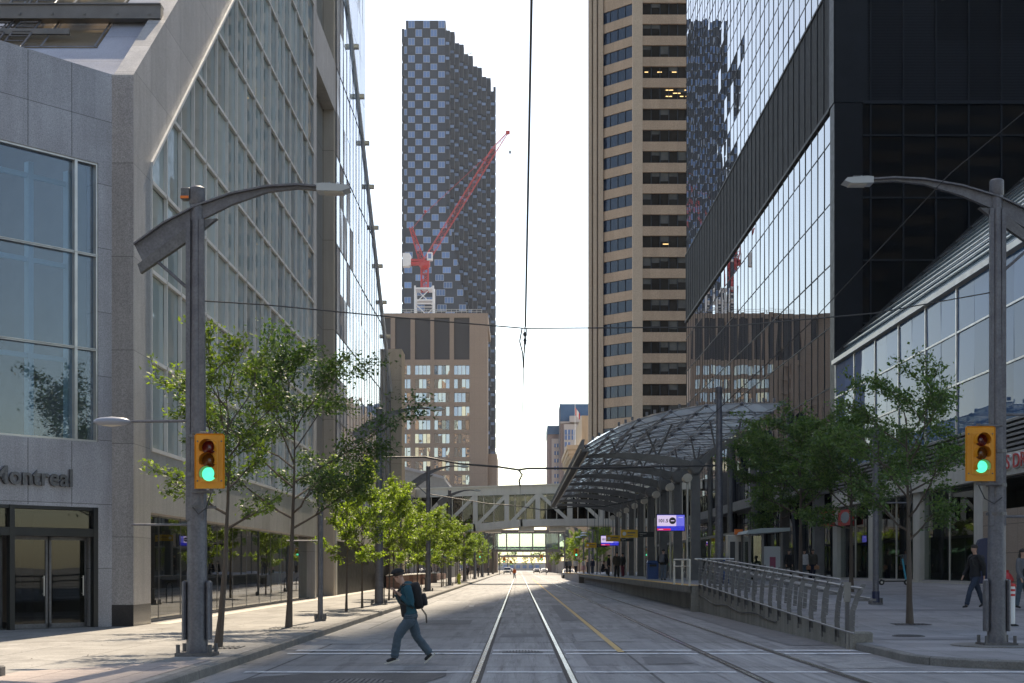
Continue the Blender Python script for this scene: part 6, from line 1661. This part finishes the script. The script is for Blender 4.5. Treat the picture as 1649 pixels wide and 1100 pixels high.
who(954, 160, HP, 10, 1.7, 'person in navy top among the far group on the platform', 'navy', 'darkjeans', group=GP)
who(947, 163, HP, -40, 1.6, 'short dark dressed person between the navy top and the pink skirt', 'char', 'black', group=GP)
who(939.5, 158, HP, 60, 1.68, 'person in white top and pink skirt in the far platform group', 'white', 'pink', skirt=True, hair_len=.2, group=GP)
who(927, 165, HP, 0, 1.72, 'person in pale shirt and navy trousers standing left of the pink skirt', 'white', 'navy', group=GP)
who(917.5, 170, HP, 30, 1.75, 'person in grey top at the far left end of the platform group', 'grey', 'black', group=GP)
who(913, 172, HP, -30, 1.7, 'dark dressed person at the very end of the platform', 'char', 'black', group=GP)
who(1295, 80, HP, 20, 1.7, 'woman in pale top and jeans carrying a tan bag by the black tower base', 'white', 'jeans', hair_len=.2, bag=C_['tan'], arms='down')
who(1309, 81, HP, -20, 1.72, 'person in olive top with tan bag, right of the woman in pale top', 'olive', 'navy', bag=C_['tan'], arms='down')
who(1270, 79, HP, 30, 1.68, 'dark dressed person left of the woman with the tan bag', 'black', 'black')
who(828.5, 210, 0, 190, 1.62, 'distant person in an orange top in the middle of the road', 'orange', 'greyjeans', walk=.15)
for i, (px, Y) in enumerate(((752, 175), (770, 230), (786, 262))): who(px, Y, .15, 40*i, 1.75, ['dark clothed person on the left pavement under the street trees, nearest of three', 'second dark clothed person far along the left pavement', 'farthest dark clothed person on the left pavement'][i], 'black', 'char')

# ================================================================== SMALL THINGS
def bollard(x, y, z):
    t = thing('bollard', (x, y, z), 'white bollard with red bands beside the right signal pole', 'bollard')
    h = MB(); h.tube([(x, y, z), (x, y, z+1.0)], .075, 14); h.build('post', M['white'], t, smooth=True)
    h = MB(); h.lathe((x, y, z+1.0), [(.08, -.02), (.08, .03), (.05, .055)], 14); h.build('top_cap', M['red'], t)
    for zz in (.86, .74): h = MB(); h.lathe((x, y, z+zz), [(.079, 0), (.079, .055)], 14); h.build('red_band', M['red'], t)
    h = MB(); h.lathe((x, y, z), [(.16, 0), (.16, .02), (.1, .05)], 14); h.build('foot', M['black'], t)
bollard(12.25, 35.3, wz(35.3))
def hydrant(x, y, z, mat, lab, s=1.0):
    t = thing('fire_hydrant', (x, y, z), lab, 'hydrant')
    h = MB(); h.lathe((x, y, z), [(.17*s, 0), (.17*s, .05*s), (.11*s, .07*s), (.11*s, .6*s), (.15*s, .62*s), (.15*s, .68*s), (.10*s, .78*s), (.03*s, .84*s), (.03*s, .9*s)], 12); h.build('barrel', mat, t, smooth=True)
    h = MB(); h.tube([(x-.2*s, y, z+.5*s), (x+.2*s, y, z+.5*s)], .055*s, 8); h.tube([(x, y-.2*s, z+.42*s), (x, y, z+.42*s)], .07*s, 8); h.build('outlet', mat, t)
hydrant(-5.3, 127, .15, mk('hydrant yellow', (.45, .5, .03), .5), 'yellow green fire hydrant on the left kerb under the street trees', 1.15)
hydrant(14.65, 42.6, wz(42.6), M['red'], 'red fire hydrant half hidden behind the right signal pole and white bollard', 1.2)
x, y, z = 14.45, 43.6, wz(43.6)
t = thing('information_pillar', (x, y, z), 'navy blue pillar with rounded top standing behind the right signal pole', 'pillar')
h = MB(); h.extr([(x-.40, z+.62), (x+.42, z+.62), (x+.42, z+1.85), (x+.36, z+1.97), (x+.2, z+2.02), (x-.2, z+2.02), (x-.34, z+1.97), (x-.40, z+1.85)], 'y', y-.1, y+.1); h.build('panel', M['navy'], t)
h = MB(); h.box(x-.1, x+.1, y-.05, y+.05, z, z+.62); h.build('stand', M['navy'], t)
# scooter
x, y, z = 15.0, 56.6, HP
t = thing('electric_scooter', (x, y, z), 'turquoise stemmed electric scooter parked on the plaza by the shop windows', 'scooter')
h = MB(); h.box(x-.42, x+.36, y-.07, y+.07, z+.13, z+.18); h.extr([(x-.42, z+.18), (x-.58, z+.24), (x-.58, z+.21), (x-.42, z+.13)], 'y', y-.05, y+.05); h.build('deck', M['black'], t)
h = MB(); h.tube([(x+.42, y, z+.22), (x+.28, y, z+1.05)], .035, 8); h.build('stem', mk('turquoise', (.02, .32, .45), .4), t)
h = MB(); h.tube([(x+.26, y, z+1.05), (x+.26, y, z+1.16)], .03, 8); h.tube([(x+.22, y-.22, z+1.17), (x+.25, y, z+1.15), (x+.22, y+.22, z+1.17)], .02, 8); h.tube([(x-.02, y-.05, z+1.17), (x+.3, y, z+1.15)], .018, 8); h.build('handlebar', M['black'], t)
for wx in (x-.55, x+.45):
    h = MB(); h.lathe((wx, y, z+.11), [(.11, -.03), (.115, 0), (.11, .03)], 16, axis='y'); wl_ = h.build('wheel', M['rubber'], t)
    h = MB(); h.lathe((wx, y, z+.11), [(.05, -.035), (.05, .035)], 10, axis='y'); h.build('hub', M['alu'], wl_)
# bicycle racks on the left pavement
for i, (x, y) in enumerate(((-5.75, 59.6), (-5.9, 88), (-6.0, 93))):
    t = thing('bike_rack', (x, y, .15), ['black hoop bicycle rack right of the second tall pole', 'black hoop rack farther along by the fourth pole', 'farthest black hoop rack on the left pavement'][i], 'bike rack', 'hoop bicycle racks')
    h = MB(); h.tube([(x-.12, y, .15), (x-.12, y, .85), (x-.08, y, .98), (x, y, 1.02), (x+.08, y, .98), (x+.12, y, .85), (x+.12, y, .15)], .022, 8); h.build('hoop', M['black'], t)
# litter bin and brick planters on the left
for i, y in enumerate((100, 112, 124, 137)):
    t = thing('brick_planter', (-8.7, y, .15), ['nearest', 'second', 'third', 'farthest'][i]+' low brown brick planter behind the left street trees', 'planter', 'low brick planters')
    h = MB(); h.box(-9.3, -8.3, y, y+8, .15, 1.05); h.build('planter_wall', M['brick'], t)
    h = MB(); h.box(-9.33, -8.27, y-.03, y+8.03, 1.05, 1.12); h.build('coping', M['cream'], t)
# vehicles
def car(x, y, rz, label, paint, suv=False):
    t = thing('parked_car' if suv is None else 'car', (x, y, 0), label, 'car', None, R(rz))
    hh = 1.75 if suv else 1.45; L = 2.3
    def put(mb, nm, mat, par=None, smooth=False): mb.v = [(p[0]+x, p[1]+y, p[2]) for p in mb.v]; return mb.build(nm, mat, par or t, smooth=smooth)
    prof = [(-L, .35), (-L, .75), (-L+.1, .92), (-1.25, 1.0), (-.6, hh-.05), (-.1, hh), (1.2, hh), (1.9 if suv else 1.6, 1.0), (L, .95), (L, .35)]
    h = MB(); n = len(prof)
    for i in range(n-1):
        (y0, z0), (y1, z1) = prof[i], prof[i+1]; w0 = .92-(.16 if z0 > 1.1 else 0); w1 = .92-(.16 if z1 > 1.1 else 0)
        h.quad((-w0, y0, z0), (w0, y0, z0), (w1, y1, z1), (-w1, y1, z1))
    for s in (-1, 1):
        h.add([(s*.92, a, z_) for a, z_ in [(-L, .35), (-L, .75), (-L+.1, .92), (-1.25, 1.0), (1.9 if suv else 1.6, 1.0), (L, .95), (L, .35)]], [(0, 1, 2, 3, 4, 5, 6)])
        h.add([(s*.92, -1.25, 1.0), (s*.76, -.6, hh-.05), (s*.76, -.1, hh), (s*.76, 1.2, hh), (s*.92, 1.9 if suv else 1.6, 1.0)], [(0, 1, 2, 3, 4)])
    h.quad((-.92, -L, .35), (.92, -L, .35), (.92, L, .35), (-.92, L, .35)); put(h, 'body', paint)
    h = MB(); h.quad((-.8, -1.22, 1.03), (.8, -1.22, 1.03), (.70, -.64, hh-.1), (-.70, -.64, hh-.1)); h.v = [(a, b_-.03, c+.02) for a, b_, c in h.v]; put(h, 'windscreen', M['tanglass'])
    for s in (-1, 1):
        h = MB(); h.add([(s*.93, -1.0, 1.06), (s*.80, -.55, hh-.13), (s*.80, 1.1, hh-.1), (s*.93, 1.5, 1.06)], [(0, 1, 2, 3)]); put(h, 'side_window', M['tanglass'])
        h = MB(); h.bbox(s*.7-.18, s*.7+.18, -L-.03, -L+.02, .62, .8, .01); put(h, 'headlight', M['white'])
        h = MB(); h.bbox(s*.98-.08, s*.98+.08, -.95, -.8, 1.0, 1.14, .02); put(h, 'mirror', paint)
        for yy_ in (-1.45, 1.4):
            h = MB(); h.lathe((s*.84, yy_, .34), [(.34, -.1), (.34, .1)], 16, axis='x'); w_ = put(h, 'wheel', M['rubber'])
            h = MB(); h.lathe((s*.9, yy_, .34), [(.2, -.06), (.2, .06)], 12, axis='x'); put(h, 'rim', M['alu'], w_)
    h = MB(); h.box(-.5, .5, -L-.02, -L+.0, .45, .68); put(h, 'grille', M['black'])
    return t
pw = mk('silver car paint', (.42, .42, .43), .3, metal=.5); pd = mk('dark car paint', (.03, .035, .05), .25)
car(-2.8, 355, 0, 'silver sport utility car coming towards the viewer in the left lane, far off', pw, True)
car(-2.6, 430, 0, 'dark car far off behind the silver one', pd)
car(7.6, 216, 0, 'dark car just beyond the far end of the platform', pd)
car(5.2, 405, 0, 'small dark car far off right of the tracks', pd)
car(7.8, 430, 0, 'silver car parked far off on the right', pw)
# distant signals
def far_signal(x, y, z0, px_pole, lab, h_=1.15):
    t = thing('traffic_signal', (px_pole, y, .15), lab, 'traffic signal', 'distant yellow traffic signals')
    h = MB(); h.tube([(px_pole, y, .15), (px_pole, y, z0+h_+.6)], .09, 8); h.tube([(px_pole, y, z0+h_+.3), (x, y, z0+h_+.3)], .05, 6); h.build('pole', M['steel'], t)
    h = MB(); h.bbox(x-.32, x+.32, y-.15, y, z0, z0+h_, .08); q = h.build('signal_head', M['signal'], t)
    for k, mn in enumerate(('lgrn', 'lamb', 'lred')): h = MB(); h.lathe((x, y-.17, z0+h_*(.2+.3*k)), [(.13, 0), (.13, .03)], 12, axis='y'); h.build('lens', M[mn], q)
for p, py, Y, lab, dx in ((928, 889, 178, 'yellow signal just past the station platform', .9), (872, 898, 300, 'yellow signal right of the tracks under the glass footbridge', 1.0), (812, 902, 300, 'yellow signal left of the tracks under the glass footbridge', -1.0), (773, 894, 240, 'yellow signal among the left street trees', -.7), (823, 907, 400, 'farthest yellow signal left of the tracks', -1.0)):
    x = gx(p, Y); far_signal(x, Y, gz(py, Y)-.55, x+dx, lab, 1.2 if p != 928 else 1.0)
# mushroom lamps past the platform
for i, (p, py, Y) in enumerate(((932, 866, 165), (939.5, 863, 160), (941, 859, 155), (952, 854.5, 148))):
    x, z_ = gx(p, Y), gz(py, Y)
    t = thing('platform_lamp', (x+.6, Y, HP), ['leftmost', 'second from left', 'third from left', 'rightmost'][i]+' of the mushroom shaped pale lamps past the canopy', 'street lamp', 'mushroom lamps past the canopy')
    h = MB(); h.tube([(x+.6, Y, HP), (x+.6, Y, z_), (x, Y, z_+.1)], .06, 6); h.build('pole', M['steel'], t)
    h = MB(); h.ell((x, Y, z_), .42, .42, .16, 14, 8, zmin=-.1); h.build('lamp_shade', M['awn'], t)
# stone block at the left edge and litter
t = thing('stone_block', (-7.05, 19.3, .15), 'small square stone block at the left edge of the pavement', 'stone block'); x, y = gx(-4, 19.6), 19.6
h = MB(); h.bbox(x-.1, x+.08, y-.1, y+.1, .15, .30, .02); h.build('block', M['kerb'], t)
rr = random.Random(5)
b = MB()
for i in range(260):
    x, y = rr.uniform(-8.9, -4.8) if i % 3 else rr.uniform(-4.6, 6.6), rr.uniform(18.5, 60)
    z_ = .153 if x < -4.75 else .006; s_ = rr.uniform(.008, .022); a = rr.random()*3
    b.add([(x-s_, y, z_), (x, y-s_*.6, z_+s_*.3), (x+s_, y, z_+.002), (x, y+s_*.6, z_+s_*.4)], [(0, 1, 2, 3)])
b.build('leaf_litter', M['bark'], kind='stuff')

# ================================================================== HAZE (air between here and the far end of the street)
hm = bpy.data.materials.new('haze air'); hm.use_nodes = True; T = NT(hm); o = T.n('OutputMaterial'); v = T.n('VolumePrincipled')
v.inputs['Color'].default_value = (.93, .96, 1, 1); v.inputs['Density'].default_value = .00007; v.inputs['Anisotropy'].default_value = .1
T.l(v.outputs[0], o.inputs['Volume'])
b = MB(); b.box(-130, 130, -160, 860, -2.2, 300); b.build('haze', hm, kind='stuff')

for i, x in enumerate((-9.5, -5.5, -2.2, 3.4, 7.2, 11)):
    dup(sd[i % 2], (x, 735+(i % 3)*6, 0), ['leftmost', 'second', 'third', 'fourth', 'fifth', 'rightmost'][i]+' of the far trees closing the end of the street', rz=i*1.3, sc=1.5+.25*(i % 3), group='far trees closing the end of the street')
